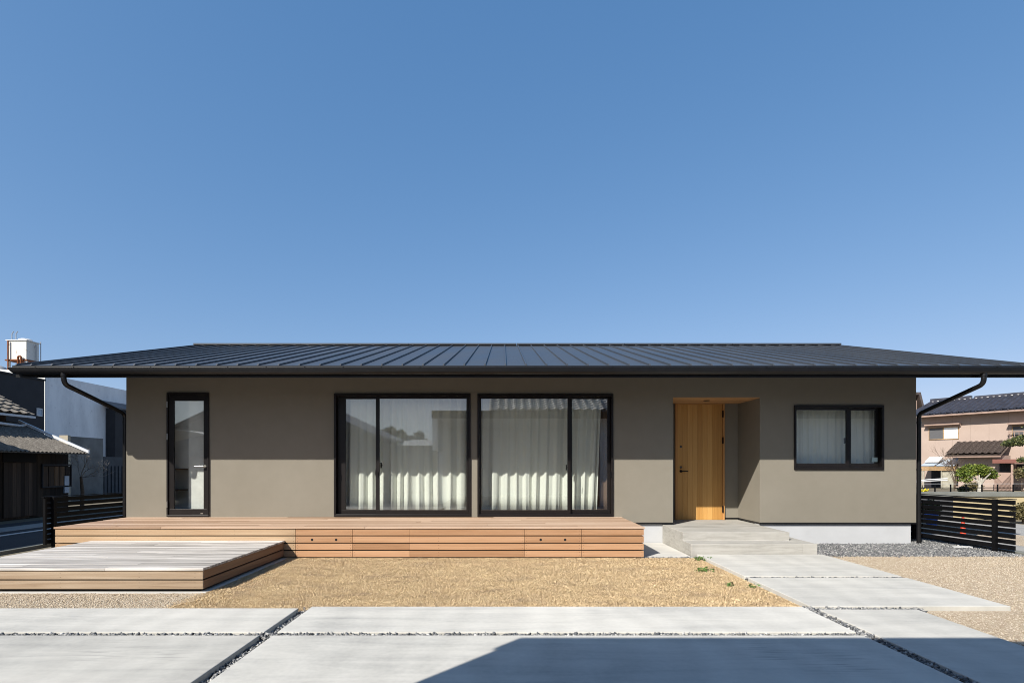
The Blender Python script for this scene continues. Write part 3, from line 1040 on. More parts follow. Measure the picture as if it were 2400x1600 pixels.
# glazed door
x0, x1, z0, z1 = O_DOOR
mb = MB()
rect_frame(mb, x0 - 0.004, x1 + 0.004, z0 - 0.004, z1 + 0.004, 0.03, 0.03, 0.03, 0.03, -0.03, 0.12)
gd = mb.build('glazed_door', 'frame_metal', house, bevel=0.003)
gx0, gx1_, gz0, gz1 = fx(408.3), fx(478), fz(1192), fz(939)
mb = MB()
rect_frame(mb, x0 + 0.031, x1 - 0.031, z0 + 0.031, z1 - 0.031, gx0 - x0 - 0.031, x1 - 0.031 - gx1_, gz0 - z0 - 0.031, z1 - 0.031 - gz1, -0.012, 0.03)
mb.build('door_leaf', 'frame_metal', gd, bevel=0.002)
pane('pane', gx0 - 0.006, gx1_ + 0.006, gz0 - 0.006, gz1 + 0.006, 0.004, gd)
hx, hz = fx(482), fz(1092.5)
mb = MB()
mb.disc_y(hx, -0.022, hz, 0.024, 18, 0.012)
mb.tube([(hx, -0.02, hz), (hx, -0.06, hz)], 0.009, 10)
mb.tube(elbow([(hx, -0.05, hz), (hx, -0.066, hz), (hx - 0.155, -0.066, hz + 0.004)], 0.014), 0.011, 10)
mb.build('door_handle', 'handle_silver', gd, smooth=True)
for py in (948, 1023, 1181):
    z = fz(py)
    MB().tube([(x0 + 0.014, -0.038, z - 0.055), (x0 + 0.014, -0.038, z + 0.055)], 0.009, 10).build('hinge', 'handle_silver', gd, smooth=True)
MB().box(fx(471), fx(477), -0.016, -0.0115, fz(1203.5), fz(1201.5)).build('drain_cap', 'handle_silver', gd)

# porch ceiling, entrance door
mb = MB()
yy = 0.012
for k in range(9):
    a = 0.002 + k * (RY - 0.004) / 9
    b = a + (RY - 0.004) / 9 - 0.002
    mb.box(O_ENT[0] + 0.001, O_ENT[1] - 0.001, a, b, O_ENT[3] - 0.014, O_ENT[3] - 0.001)
pc = mb.build('porch_ceiling', 'porch_wood', house)
dl = MB().lathe((3.80, 0.36, O_ENT[3] - 0.022), [(0.058, 0.0), (0.058, 0.009)], 24).build('downlight', 'black_metal', pc)
DLX0, DLX1, DLZ0, DLZ1 = 3.428, 4.303, 0.358, 2.622
mb = MB()
mb.box(DFX0 + 0.002, DLX0 - 0.004, RY - 0.045, RY + 0.12, 0.356, DFZ1 - 0.012)
mb.box(DLX1 + 0.004, DFX1 - 0.002, RY - 0.045, RY + 0.12, 0.356, DFZ1 - 0.012)
mb.box(DLX0 - 0.004, DLX1 + 0.004, RY - 0.045, RY + 0.12, DLZ1 + 0.004, DFZ1 - 0.012)
ed = mb.build('entrance_door', 'door_frame_wood', house, bevel=0.002)
mb = MB()
nb = 9
bw = (DLX1 - DLX0) / nb
for k in range(nb):
    mb.box(DLX0 + k * bw + 0.0012, DLX0 + (k + 1) * bw - 0.0012, RY - 0.022, RY + 0.02, DLZ0 + 0.004, DLZ1)
mb.box(DLX0 + 0.002, DLX1 - 0.002, RY - 0.018, RY + 0.06, DLZ0 + 0.006, DLZ1 - 0.002)
lf = mb.build('door_leaf', 'door_wood', ed)
dy = D + RY
for py in (1046.4, 1094.4):
    mb = MB()
    mb.disc_y(fx(1594.8, dy), RY - 0.032, fz(py, dy), 0.022, 18, 0.012)
    mb.mat(1).disc_y(fx(1594.8, dy), RY - 0.034, fz(py, dy), 0.008, 12, 0.003)
    mb.build('lock', ['black_metal', 'handle_silver'], ed)
mb = MB()
hx, hz = fx(1594.8, dy), fz(1103.6, dy)
mb.disc_y(hx, RY - 0.030, hz, 0.026, 18, 0.01)
mb.tube([(hx, RY - 0.03, hz), (hx, RY - 0.075, hz)], 0.010, 10)
mb.tube(elbow([(hx, RY - 0.06, hz), (hx, RY - 0.078, hz), (hx + 0.125, RY - 0.078, hz)], 0.014), 0.010, 10)
mb.build('door_handle', 'black_metal', ed, smooth=True)
for py in (970.5, 1032, 1192):
    z = fz(py, dy)
    MB().tube([(DLX1 + 0.004, RY - 0.05, z - 0.065), (DLX1 + 0.004, RY - 0.05, z + 0.065)], 0.014, 10).build('hinge', 'black_metal', ed, smooth=True)

# rooms behind the glass
mb = MB()
IX0, IX1, IY0, IY1 = HX0 + WT + 0.003, HX1 - WT - 0.003, WT + 0.002, 3.6
mb.mat(1).box(IX0, 2.9, IY0, IY1, 0.44, 0.50)
mb.box(4.78, IX1, IY0, IY1, 0.44, 0.50)
mb.mat(0).box(IX0, 2.9, IY0, IY1, 2.80, 2.86)
mb.box(4.78, IX1, IY0, IY1, 2.80, 2.86)
mb.box(IX0, 2.9, IY1, IY1 + 0.1, 0.44, 2.86)
mb.box(4.78, IX1, IY1, IY1 + 0.1, 0.44, 2.86)
mb.box(-4.2, -4.1, IY0, IY1 - 0.002, 0.502, 2.798)
mb.box(2.8, 2.9, IY0, IY1 - 0.002, 0.502, 2.798)
mb.box(4.78, 4.86, IY0 + 1.0, IY1 - 0.002, 0.502, 2.798)
mb.box(-5.80, -5.2, 0.21, 0.25, 0.502, 2.798)
mb.box(-5.9, -4.2, 0.62, 0.70, 0.502, 2.798)          # white partition seen through the glazed door
mb.box(IX0, -5.802, 0.36, 0.40, 1.37, 2.798)
mb.box(IX0, -5.902, 0.62, 0.70, 0.502, 1.36)
mb.mat(1)
for z in (0.95, 1.34):
    mb.box(IX0 + 0.1, -6.042, 0.30, 0.60, z, z + 0.026)
mb.build('interior', ['interior_white', 'interior_floor'], house)


# curtains
def curtain(name, x0, x1, z0, z1, y, label, seed, amp=0.034, wl_=0.19, mat='curtain_cloth', slant=0.0, hem=True, group=None):
    r = random.Random(seed)
    xs_, ys_ = [], []
    n_ = int((x1 - x0) / 0.006)
    ph = r.uniform(0, 6)
    k = [r.uniform(0.7, 1.4) for _ in range(60)]
    a = ph
    for i in range(n_ + 1):
        x = x0 + (x1 - x0) * i / n_
        a += 2 * math.pi * 0.006 / (wl_ * k[int((x - x0) / wl_) % 60])
        s_ = math.sin(a)
        ys_.append(y + amp * k[(int((x - x0) / wl_) + 7) % 60] * s_ + 0.007 * math.sin(a * 2.3 + 1))
        xs_.append(x)
    zs_ = list(np.linspace(z0, z1, 9))
    vs_ = []
    for z in zs_:
        t = (z - z0) / (z1 - z0)
        for x, yv in zip(xs_, ys_):
            xx = x
            if slant:
                u = (x - x0) / (x1 - x0)
                xx = x0 + (x1 - x0) * u * (1 - slant * max(0, 1 - t) ** 0.6 * 0.5)
            vs_.append((xx + 0.006 * math.sin(7 * x + 3 * t), y + (yv - y) * (1.05 - 0.35 * t), z))
    W2 = n_ + 1
    fs = []
    for j in range(len(zs_) - 1):
        for i in range(n_):
            fs.append((j * W2 + i, j * W2 + i + 1, (j + 1) * W2 + i + 1, (j + 1) * W2 + i))
    mb = MB()
    mb.add(vs_, fs)
    o = mb.build(name, mat, None, smooth=True)
    so = o.modifiers.new('solid', 'SOLIDIFY')
    so.thickness = 0.003
    return tag(o, label, 'curtain', group)


curtain('curtain', fx(800), fx(1100), 0.56, 2.74, 0.26, 'white pleated curtain behind tall window whose narrow pane is on the left', 3, group='curtains behind the house windows')
curtain('curtain', fx(1123), fx(1418), 0.56, 2.74, 0.26, 'white pleated curtain, pulled aside at its right, behind tall window nearest the door', 11, slant=0.09, group='curtains behind the house windows')
curtain('curtain', fx(1855), 6.99, fz(1105), 2.74, 0.26, 'white pleated curtain behind small window right of the entrance', 23, amp=0.022, wl_=0.15, group='curtains behind the house windows')
curtain('curtain', fx(1404), fx(1440), 0.56, 2.74, 0.36, 'brown drape at right edge of the tall window nearest the entrance', 5, amp=0.03, mat='drape_brown', group='curtains behind the house windows')

# ------------------------------------------------------------------ entrance steps
st = MB()
LX0, LX1 = 2.875, 4.585
st.prism([(FY - 0.002, -0.1), (FY - 0.002, 0.354), (-1.065, 0.354), (-1.065, 0.221), (-1.447, 0.221), (-1.447, -0.1)], LX0, LX1, 'X')
st.box(LX1, 4.807, -1.447, FY - 0.002, -0.1, 0.221)
st.box(O_ENT[0] + 0.002, O_ENT[1] + 0.028, FY - 0.002, RY + 0.033, 0.0, 0.354)
tag(st.build('entrance_steps', 'step_concrete', bevel=0.005), 'two pale concrete steps rising to the wooden entrance door', 'steps')

# ------------------------------------------------------------------ decks
UX0, UX1, UY0, UY1, UZ = -6.75, 2.115, -1.585, -0.008, 0.495
deck = thing('wood_deck', (-2.3, -0.8, 0.03), 'long raised reddish timber deck running along the house wall', 'deck')


def plank_rows(mb, x0, x1, y0, y1, z, t, w, gap, seed, lmin=2.4, lmax=4.2, over=0.0):
    r = random.Random(seed)
    n_ = int(round((y1 - y0 + gap) / (w + gap)))
    w = (y1 - y0 + gap) / n_ - gap
    for k in range(n_):
        a = y0 + k * (w + gap)
        x = x0
        off = r.uniform(0.8, lmax)
        first = True
        while x < x1 - 0.01:
            l = off if first else r.uniform(lmin, lmax)
            first = False
            e = x1 if x + l > x1 - 0.7 else x + l
            dz = r.uniform(-0.0012, 0.0012)
            mb.box(x, e - 0.002, a, a + w, z - t + dz, z + dz)
            x = e


mb = MB()
plank_rows(mb, UX0 - 0.012, UX1 + 0.012, UY0 - 0.012, UY1, UZ, 0.026, 0.118, 0.005, 3)
mb.build('decking', 'deck_top', deck, bevel=0.002)
rows = []
z = UZ - 0.032
for k in range(4):
    rows.append((z - 0.0915, z))
    z -= 0.0915 + 0.017
splits = [UX0, fx(692.6, D + UY0), fx(826.5, D + UY0), fx(1228.8, D + UY0), fx(1362.8, D + UY0), UX1]


def skirt(x0, x1, rws, y, name, mat, parent, seed, holes=(), nails=(), joints=()):
    mb = MB()
    xs_ = [x0] + list(joints) + [x1]
    for (a, b) in rws:
        for i in range(len(xs_) - 1):
            mb.mat(0).box(xs_[i] + 0.001, xs_[i + 1] - 0.001, y, y + 0.022, a, b)
    mb.mat(1)
    for nx in nails:
        for (a, b) in rws:
            for zz in (a + 0.022, b - 0.022):
                mb.disc_y(nx, y - 0.0008, zz, 0.0032, 8, 0.002)
    for (hx_, hz_) in holes:
        mb.disc_y(hx_, y - 0.001, hz_, 0.019, 18, 0.004)
    return mb.build(name, [mat, 'hole_dark'], parent)


def nail_list(x0, x1):
    n_ = max(2, int((x1 - x0) / 0.9) + 1)
    return [x0 + 0.03 + (x1 - x0 - 0.06) * i / (n_ - 1) for i in range(n_)]


names = ['front_skirting', 'access_panel', 'front_skirting', 'access_panel', 'front_skirting']
for i in range(5):
    a, b = splits[i] + 0.002, splits[i + 1] - 0.002
    hl = []
    if i in (1, 3):
        zz = (rows[1][0] + rows[1][1]) / 2 - 0.004
        for px in ((731.4, 787.8) if i == 1 else (1267.3, 1324.5)):
            hl.append((fx(px, D + UY0), zz))
    jt = [fx(424, D + UY0)] if i == 0 else ([fx(960, D + UY0)] if i == 2 else [])
    skirt(a, b, rows, UY0, names[i], 'deck_skirt_pale' if i == 0 else 'deck_skirt', deck, i, hl, nail_list(a, b), jt)
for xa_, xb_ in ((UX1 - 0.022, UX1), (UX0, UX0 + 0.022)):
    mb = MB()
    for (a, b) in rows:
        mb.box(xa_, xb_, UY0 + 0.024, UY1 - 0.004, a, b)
    mb.build('side_skirting', 'deck_side_shaded', deck)
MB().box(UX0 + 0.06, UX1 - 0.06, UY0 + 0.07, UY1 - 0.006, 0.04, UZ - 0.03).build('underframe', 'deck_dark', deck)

LDX0, LDX1, LDY0, LDY1, LDZ = -6.18, -3.30, -3.755, UY0 - 0.006, 0.293
low = thing('low_deck', (-4.7, -2.7, 0.02), 'low silvery weathered timber platform in front of the long deck', 'deck')
mb = MB()
plank_rows(mb, LDX0 - 0.01, LDX1 + 0.012, LDY0 - 0.012, LDY1, LDZ, 0.026, 0.112, 0.007, 9, 1.6, 3.0)
mb.build('decking', 'deck_grey', low, bevel=0.002)
z = LDZ - 0.031
lrows = []
for k in range(2):
    lrows.append((z - 0.091, z))
    z -= 0.091 + 0.016
skirt(LDX0, LDX1, lrows, LDY0, 'front_skirting', 'deck_low_skirt', low, 31, (), [fx(p_, D + LDY0) for p_ in (-60, 141, 326, 457)])
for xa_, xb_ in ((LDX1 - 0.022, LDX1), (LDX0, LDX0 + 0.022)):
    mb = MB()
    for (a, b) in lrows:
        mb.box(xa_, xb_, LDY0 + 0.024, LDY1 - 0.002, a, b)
    mb.build('side_skirting', 'deck_side_shaded', low)
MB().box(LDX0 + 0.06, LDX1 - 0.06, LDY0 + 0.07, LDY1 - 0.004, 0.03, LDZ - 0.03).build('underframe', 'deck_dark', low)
# concrete footing line under the platform
structure(MB().box(LDX0 - 0.02, LDX1 + 0.045, LDY0 - 0.022, LDY1, -0.05, 0.030).build('footing', 'concrete', bevel=0.004))


# ------------------------------------------------------------------ slat fences
def slat_fence(p, q, label, posts, nsl=9, top=0.865, z0=0.075, gap=0.021):
    p, q = Vector(p), Vector(q)
    u = (q - p)
    L = u.length
    u.normalize()
    nrm = Vector((u.y, -u.x, 0))

    def xf(a, b, c):
        w = p + u * a + nrm * b
        return (w.x, w.y, c)
    f = thing('slat_fence', (p.x, p.y, 0), label, 'fence', 'black slat fences beside the house')
    mb = MB(xf)
    hgt = (top - z0 - (nsl - 1) * gap) / nsl
    for k in range(nsl):
        a = z0 + k * (hgt + gap)
        mb.box(0, L, -0.012, 0.012, a, a + hgt)
    mb.build('slat_panel', 'black_metal', f)
    mb = MB(xf)
    mb.box(-0.002, 0.024, -0.024, 0.024, z0 - 0.01, top + 0.012)
    mb.box(-0.03, L + 0.01, -0.022, 0.022, top + 0.012, top + 0.024)
    mb.build('end_cap', 'black_metal', f)
    for s_ in posts:
        mb = MB(xf)
        mb.box(s_ - 0.03, s_ + 0.03, 0.013, 0.066, 0.0, top + 0.008)
        mb.build('post', 'black_metal', f, bevel=0.003)
    return f


# post sides face the camera side (towards the house lot)
slat_fence((-7.875, -0.47, 0), (-7.66, 1.30, 0), 'black horizontal slat fence left of the house behind the deck', (0.14, 1.68))
slat_fence((7.78, 1.65, 0), (8.11, -1.16, 0), 'black horizontal slat fence right of the house on grey gravel', (1.05, 2.55))

# ------------------------------------------------------------------ left neighbours
barn = thing('barn', (-14, 3, 0), 'old dark timber barn with weathered corrugated lean-to roof and tiled upper roof', 'barn')
BX, BY1 = -13.0, 6.3
mb = MB()
r = random.Random(4)
y = -2.0
while y < BY1 - 0.01:
    e = min(y + r.uniform(0.17, 0.26), BY1)
    mb.box(BX - 0.06, BX + r.uniform(0.0, 0.012), y, e - 0.004, 0.0, 1.95)
    y = e
mb.box(-14.6, BX - 0.06, BY1 - 0.08, BY1, 0, 2.0)
mb.box(-19.0, -14.72, BY1 - 0.35, BY1 - 0.27, 0, 2.95)
mb.box(-14.7, -14.6, -2, BY1 - 0.27, 0, 2.95)
mb.build('wall', 'barn_wood', barn)
# sliding doors and shuttered window, on the wall that faces the road
yd = lambda px: F * (-BX) / (VX - px) - D
mb = MB()
ya, yb_ = yd(5), yd(82)
nbd = 8
for k in range(nbd):
    a = ya + (yb_ - ya) * k / nbd
    mb.box(BX + 0.013, BX + 0.045, a, a + (yb_ - ya) / nbd - 0.006, 0.06, 1.50)
mb.build('sliding_door', 'barn_door_wood', barn)
MB().box(BX + 0.013, BX + 0.03, ya, yb_, 1.52, 1.80).build('transom_opening', 'hole_dark', barn)
mb = MB()
ya, yb_ = yd(98), yd(163)
mb.box(BX + 0.013, BX + 0.05, ya - 0.03, yb_ + 0.03, 1.42, 1.47)
mb.box(BX + 0.013, BX + 0.05, ya - 0.03, yb_ + 0.03, 0.80, 0.84)
mb.box(BX + 0.013, BX + 0.05, ya - 0.03, ya, 0.84, 1.42)
mb.box(BX + 0.013, BX + 0.05, yb_, yb_ + 0.03, 0.84, 1.42)
bw_ = mb.build('window', 'charcoal_cladding', barn)
mb = MB()
for k in range(5):
    a = ya + (yb_ - ya) * k / 5
    mb.box(BX + 0.012, BX + 0.032, a + 0.006, a + (yb_ - ya) / 5 - 0.02, 0.84, 1.40)
mb.build('shutter_boards', 'shutter_wood', bw_)
mb = MB()
V_ = Vector((-2.12, 0, 0.93)).normalized()
mb.slope_grid((-12.48, -2.4, 1.80), (0, 1, 0), V_, 8.75, 2.32, 0.13, 0.016, thick=0.03, sub=8)
lr = mb.build('lean_to_roof', 'corrugated_weathered', barn)
mb = MB()
mb.prism([(-12.44, 1.80), (-14.55, 2.725), (-14.55, 2.80), (-12.44, 1.875)], 6.36, 6.42, 'Y')
mb.build('barge_board', 'pvc_white', lr)
mb = MB()
mb.slope_grid((-14.05, -2.6, 2.93), (0, 1, 0), Vector((-1, 0, 0.57)), 8.95, 5.2, 0.30, 0.03, 0.26, 0.04, thick=0.08)
ur = mb.build('upper_roof', 'tile_weathered', barn, smooth=False)
mb = MB()
mb.box(-14.12, -14.02, -2.6, 6.36, 2.84, 2.90)
mb.tube(elbow([(-14.0, 4.8, 2.86), (-14.0, 4.8, 2.62), (-14.3, 6.2, 2.60), (-14.25, 6.3, 2.66)], 0.05), 0.04, 10)
mb.build('gutter', 'pvc_white', barn)
MB().box(-14.59, -14.56, 5.1, 5.6, 2.40, 2.84).build('wall_panel', 'block_beige', barn)
mb = MB()
mb.box(BX + 0.013, BX + 0.05, 6.12, 6.28, 0.62, 1.12)
mb.build('notice_board', 'bluish_sheet', barn)

cb = thing('charcoal_house', (-21, 6, 0), 'tall charcoal-clad building rising directly behind the old barn', 'building')
CX = -20.0
ycb = F * (-CX) / (VX - 104) - D
MB().box(-27, CX, 2, ycb, 0, 5.12).build('wall', 'charcoal_cladding', cb)
MB().box(-27.05, CX + 0.04, 1.95, ycb + 0.04, 5.12, 5.19).build('parapet_cap', 'charcoal_cladding', cb)
wy = F * (-CX) / (VX - 85) - D
wy2 = F * (-CX) / (VX - 97) - D
mb = MB()
mb.box(CX + 0.002, CX + 0.05, wy, wy2, 3.86, 3.90)
mb.box(CX + 0.002, CX + 0.05, wy, wy2, 3.56, 3.60)
mb.box(CX + 0.002, CX + 0.048, wy, wy + 0.03, 3.60, 3.86)
mb.box(CX + 0.002, CX + 0.048, wy2 - 0.03, wy2, 3.60, 3.86)
cw = mb.build('window', 'pvc_white', cb)
MB().box(CX + 0.002, CX + 0.03, wy + 0.031, wy2 - 0.031, 3.601, 3.859).build('pane', 'bluish_sheet', cw)

wh = thing('warehouse', (-28, 22, 0), 'big pale warehouse with blank side wall left of the house', 'warehouse')
WX, WY0 = -24.0, F * 24.0 / (VX - 106) - D
WY1 = F * 24.0 / (VX - 345) - D
WZ = H + 215.5 * (WY0 + D) / F
mb = MB()
mb.box(-44, WX, WY0 + 0.02, WY1, 0, WZ)
mb.build('side_wall', 'warehouse_wall', wh)
mb = MB()
mb.box(-44, WX + 0.03, WY0 - 0.05, WY0 + 0.02, 0, WZ + 0.22)
mb.build('front_wall', 'white_render', wh)
mb = MB()
mb.prism([(WX - 0.2, WZ - 0.01), (WX - 0.2, WZ + 0.02), (WX - 10, WZ + 1.2), (-44, WZ + 0.02), (-44, WZ - 0.01)], WY0 + 0.04, WY1, 'Y')
mb.build('roof', 'grey_paint', wh)
MB().box(-44, WX - 2.7, WY0 - 0.22, WY0 - 0.06, WZ + 0.1, WZ + 0.28).build('crane_rail', 'yellow_paint', wh)

tk = thing('water_tank', (-26.3, WY0 + 1.0, WZ), 'rust-streaked white square water tank on the warehouse roof, with pipes on top', 'water tank')
td = WY0 + 0.9 + D
tx0, tx1 = fx(17, td), fx(62, td)
tz0, tz1 = fz(842, td), fz(798, td)
MB().box(tx0, tx1, td - D, td - D + 0.78, tz0, tz1).build('tank_body', 'rusty_paint', tk, bevel=0.02)
mb = MB()
mb.box(tx0 - 0.05, tx1 + 0.05, td - D - 0.05, td - D + 0.83, tz1, tz1 + 0.04)
mb.lathe(((tx0 + tx1) / 2 + 0.1, td - D + 0.42, tz1 + 0.04), [(0.30, 0), (0.30, 0.10), (0.22, 0.14)], 20)
mb.build('lid', 'white_render', tk)
for x in (tx0 + 0.05, tx1 - 0.05):
    for y in (td - D + 0.05, td - D + 0.72):
        MB().box(x - 0.05, x + 0.05, y - 0.05, y + 0.05, WZ - 0.3, tz0 - 0.07).build('leg', 'rusty_paint', tk)
mb = MB()
mb.box(tx0 - 0.1, tx1 + 0.05, td - D - 0.04, td - D + 0.85, tz0 - 0.07, tz0)
mb.tube([(fx(22, td), td - D - 0.08, WZ), (fx(22, td), td - D - 0.08, tz1 - 0.02)], 0.035, 8)
mb.tube(elbow([(fx(47, td), td - D - 0.12, WZ), (fx(47, td), td - D - 0.12, tz0 + 0.15), (fx(54, td), td - D - 0.12, tz0 + 0.15), (fx(54, td), td - D - 0.12, WZ)], 0.08), 0.045, 8)
mb.build('pipe_frame', 'rust', tk)
for p_ in (20, 29.5):
    x = fx(p_, td)
    MB().tube(elbow([(x, td - D + 0.2, tz1), (x, td - D + 0.2, tz1 + 0.42), (x + 0.1, td - D + 0.2, tz1 + 0.55)], 0.05), 0.02, 6).build('vent_pipe', 'grey_paint', tk)
MB().tube([(tx1 + 0.06, td - D + 0.82, tz0), (tx1 + 0.06, td - D + 0.82, tz1 + 0.12)], 0.02, 6).build('side_pipe', 'grey_paint', tk)
MB().tube([(tx1 + 0.08, td - D + 0.5, tz0), (tx1 + 0.08, td - D + 0.5, tz1 - 0.1)], 0.022, 6).build('side_pipe', 'grey_paint', tk)
mb = MB()
mb.lathe((fx(-4, td + 2), td - D + 2, WZ), [(0.45, 0), (0.45, 0.75), (0.33, 0.9), (0.1, 1.0)], 20)
o = mb.build('round_tank', 'grey_paint', None, smooth=True)
tag(o, 'grey cylindrical tank at the photo\'s left edge, beside the square water tank', 'tank')

cw_ = thing('concrete_wall', (-17, 12, 0), 'weathered grey concrete wall between the barn and the house', 'wall')
ya = F * 17.0 / (VX - 165) - D
yb_ = F * 17.0 / (VX - 242) - D
MB().box(-17.25, -17.0, ya, yb_, 0, H + 70 * (ya + D) / F).build('wall_panel', 'old_concrete', cw_)
MB().box(-17.32, -16.99, ya - 0.14, ya - 0.005, 0, H + 72 * (ya + D) / F).build('end_pier', 'block_beige', cw_)
sh = thing('metal_shed', (-19.5, 16, 0), 'low dark sheet-metal shed beside the downpipe at left', 'shed')
ya = F * 19.0 / (VX - 243) - D
yb_ = F * 19.0 / (VX - 306) - D
MB().box(-22.9, -19.0, ya, yb_, 0, 1.86).build('wall', 'dark_sheet', sh)
mb = MB()
y = ya
while y < yb_:
    mb.box(-19.0, -18.96, y, y + 0.13, 0, 1.42)
    y += 0.24
mb.build('corrugated_cladding', 'dark_sheet', sh)
dh = thing('dark_annex', (-23.6, 22, 0), 'narrow dark annex against the warehouse, partly hidden by left downpipe', 'annex')
ya = F * 23.4 / (VX - 270) - D
zz = fz(957, ya + D)
MB().box(-23.95, -23.4, ya, ya + 4, 0, zz).build('wall', 'charcoal_cladding', dh)
mb = MB()
mb.prism([(-23.1, zz - 0.05), (-23.95, zz + 0.35), (-23.95, zz + 0.45), (-23.1, zz + 0.05)], ya - 0.3, ya + 4.3, 'Y')
mb.build('roof', 'tile_dark', dh)


# bare tree in front of the concrete wall
def branches(mb, p, d, l, rad, depth, r):
    q = p + d * l
    m_ = (p + q) / 2 + Vector((r.uniform(-1, 1), r.uniform(-1, 1), r.uniform(-1, 1))) * l * 0.06
    mb.tube([p, m_, q], [rad, rad * 0.85, rad * 0.65], 5, False)
    if depth == 0:
        return
    for k in range(r.choice((2, 3, 3))):
        nd = (d + Vector((r.uniform(-1, 1), r.uniform(-0.8, 0.8), r.uniform(-0.35, 0.9))) * 0.75).normalized()
        st_ = p + (q - p) * r.uniform(0.45, 1.0)
        branches(mb, st_, nd, l * r.uniform(0.55, 0.85), rad * 0.6, depth - 1, r)


r = random.Random(12)
bd = 16.5
base = Vector((fx(192, bd), bd - D, 0.0))
bt = thing('bare_tree', base, 'leafless twiggy tree in front of the grey concrete wall', 'tree')
mb = MB()
mb.tube([base, base + Vector((0.02, 0, 0.6)), base + Vector((-0.03, 0, 1.08))], [0.06, 0.05, 0.035], 8)
mb.build('trunk', 'bark_brown', bt)
mb = MB()
top_ = base + Vector((-0.03, 0, 1.05))
for dvec in ((0.85, 0.1, 0.35), (0.6, -0.2, 0.7), (-0.3, 0.1, 0.8), (0.15, 0.2, 0.95), (0.9, 0.1, 0.15), (0.35, -0.1, 0.85)):
    branches(mb, top_, Vector(dvec).normalized(), r.uniform(0.3, 0.5), 0.012, 4, r)
mb.build('twigs', 'twig_grey', bt)

# house added out of the frame at left, sized so its shade covers the road
ln_ = thing('unseen_house', (-14.5, -4, 0), 'unseen neighbour house added beyond the left edge to shade the road', 'house')
MB().box(-17.5, -11.9, -9.5, 0.9, 0, 4.3).build('wall', 'old_concrete', ln_)
MB().prism([(-11.55, 4.2), (-14.7, 5.3), (-17.9, 4.2), (-17.9, 4.32), (-14.7, 5.42), (-11.55, 4.32)], -9.9, 1.2, 'Y').build('roof', 'tile_dark', ln_)

# ------------------------------------------------------------------ right neighbours
A0 = Vector((fx(2153, 36.0), 36.0 - D, 0))
Uh = Vector((0.541, -0.841, 0))
Nh = Vector((-0.841, -0.541, 0))


def hs(px, t=0.0):
    a = A0 + Nh * t
    d0 = a.y + D
    k = (px - VX) / F
    return (k * d0 - a.x) / (Uh.x - k * Uh.y)


def hz_(py, s, t=0.0):
    d_ = A0.y + Uh.y * s + Nh.y * t + D
    return H - (py - VY) * d_ / F


def hxf(s, t, z):
    p_ = A0 + Uh * s + Nh * t
    return (p_.x, p_.y, z)


ph = thing('pink_house', A0, 'two-storey pale pink house with dark tiled roof right of the main house', 'house')
SL = 11.0
mb = MB(hxf)
s_ = 0.0
while s_ < SL:
    e = min(s_ + 0.91, SL)
    mb.box(s_ + 0.004, e - 0.004, -0.05, 0.0, 0, 4.72)
    s_ = e
mb.box(0.0, SL, -7.0, -0.052, 0, 4.72)
mb.build('wall', 'pink_siding', ph)
ez = 4.76
Vh = (-Nh + Vector((0, 0, 0.30))).normalized()
mb = MB()
o_ = hxf(-0.45, 0.72, ez + 0.05)
mb.slope_grid(o_, Uh, Vh, SL + 1, 4.25, 0.30, 0.028, 0.24, 0.03, thick=0.10)
rf = mb.build('roof', 'tile_dark', ph)
mb = MB(hxf)
zr = ez + 4.07 * 0.30 + 0.05
mb.box(-0.45, hs(2276, -3.3), -3.55, -3.25, zr - 0.02, zr + 0.18)
mb.box(hs(2284, -3.3), SL, -3.55, -3.25, zr - 0.08, zr + 0.12)
mb.build('ridge', 'tile_dark', rf)
for k in range(26):
    a = -0.4 + k * 0.3
    MB(hxf).box(a, a + 0.17, -3.25, -3.17, zr - 0.06, zr - 0.01).build('ridge_mortar', 'white_render', rf)
for k in range(26):
    c_ = hxf(-0.4 + k * 0.3, 0.735, ez + 0.03)
    MB().lathe(c_, [(0.04, -0.04), (0.05, 0.0), (0.04, 0.04)], 8).build('eave_tile_end', 'tile_dark', rf)
mb = MB(hxf)
mb.box(-0.42, SL, 0.62, 0.74, ez - 0.12, ez - 0.03)
mb.box(-0.40, SL, -0.0, 0.62, ez - 0.08, ez - 0.05)
mb.tube([(-0.08, 0.06, 0), (-0.08, 0.06, 4.65)], 0.035, 8)
mb.build('eave_gutter', 'pink_trim', ph)


def ph_window(pa, pb, pya, pyb, sash=0.5):
    a, b = hs(pa), hs(pb)
    z1_, z0_ = hz_(pya, (a + b) / 2), hz_(pyb, (a + b) / 2)
    mb = MB(hxf)
    mb.box(a - 0.03, b + 0.03, 0.0, 0.05, z0_ - 0.04, z0_)
    mb.box(a - 0.03, b + 0.03, 0.0, 0.05, z1_, z1_ + 0.04)
    mb.box(a - 0.03, a, 0.0, 0.05, z0_, z1_)
    mb.box(b, b + 0.03, 0.0, 0.05, z0_, z1_)
    m_ = a + (b - a) * sash
    mb.box(m_ - 0.025, m_ + 0.025, 0.0, 0.045, z0_, z1_)
    w_ = mb.build('window', 'timber_tan', ph)
    mb = MB(hxf)
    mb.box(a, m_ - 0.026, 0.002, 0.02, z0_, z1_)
    mb.build('shutter_pane', 'dark_grey', w_)
    mb = MB(hxf)
    mb.box(m_ + 0.026, b, 0.002, 0.02, z0_, z1_)
    mb.build('curtained_pane', 'bluish_sheet' if pa > 2300 else 'interior_white', w_)
    return a, b, z0_, z1_


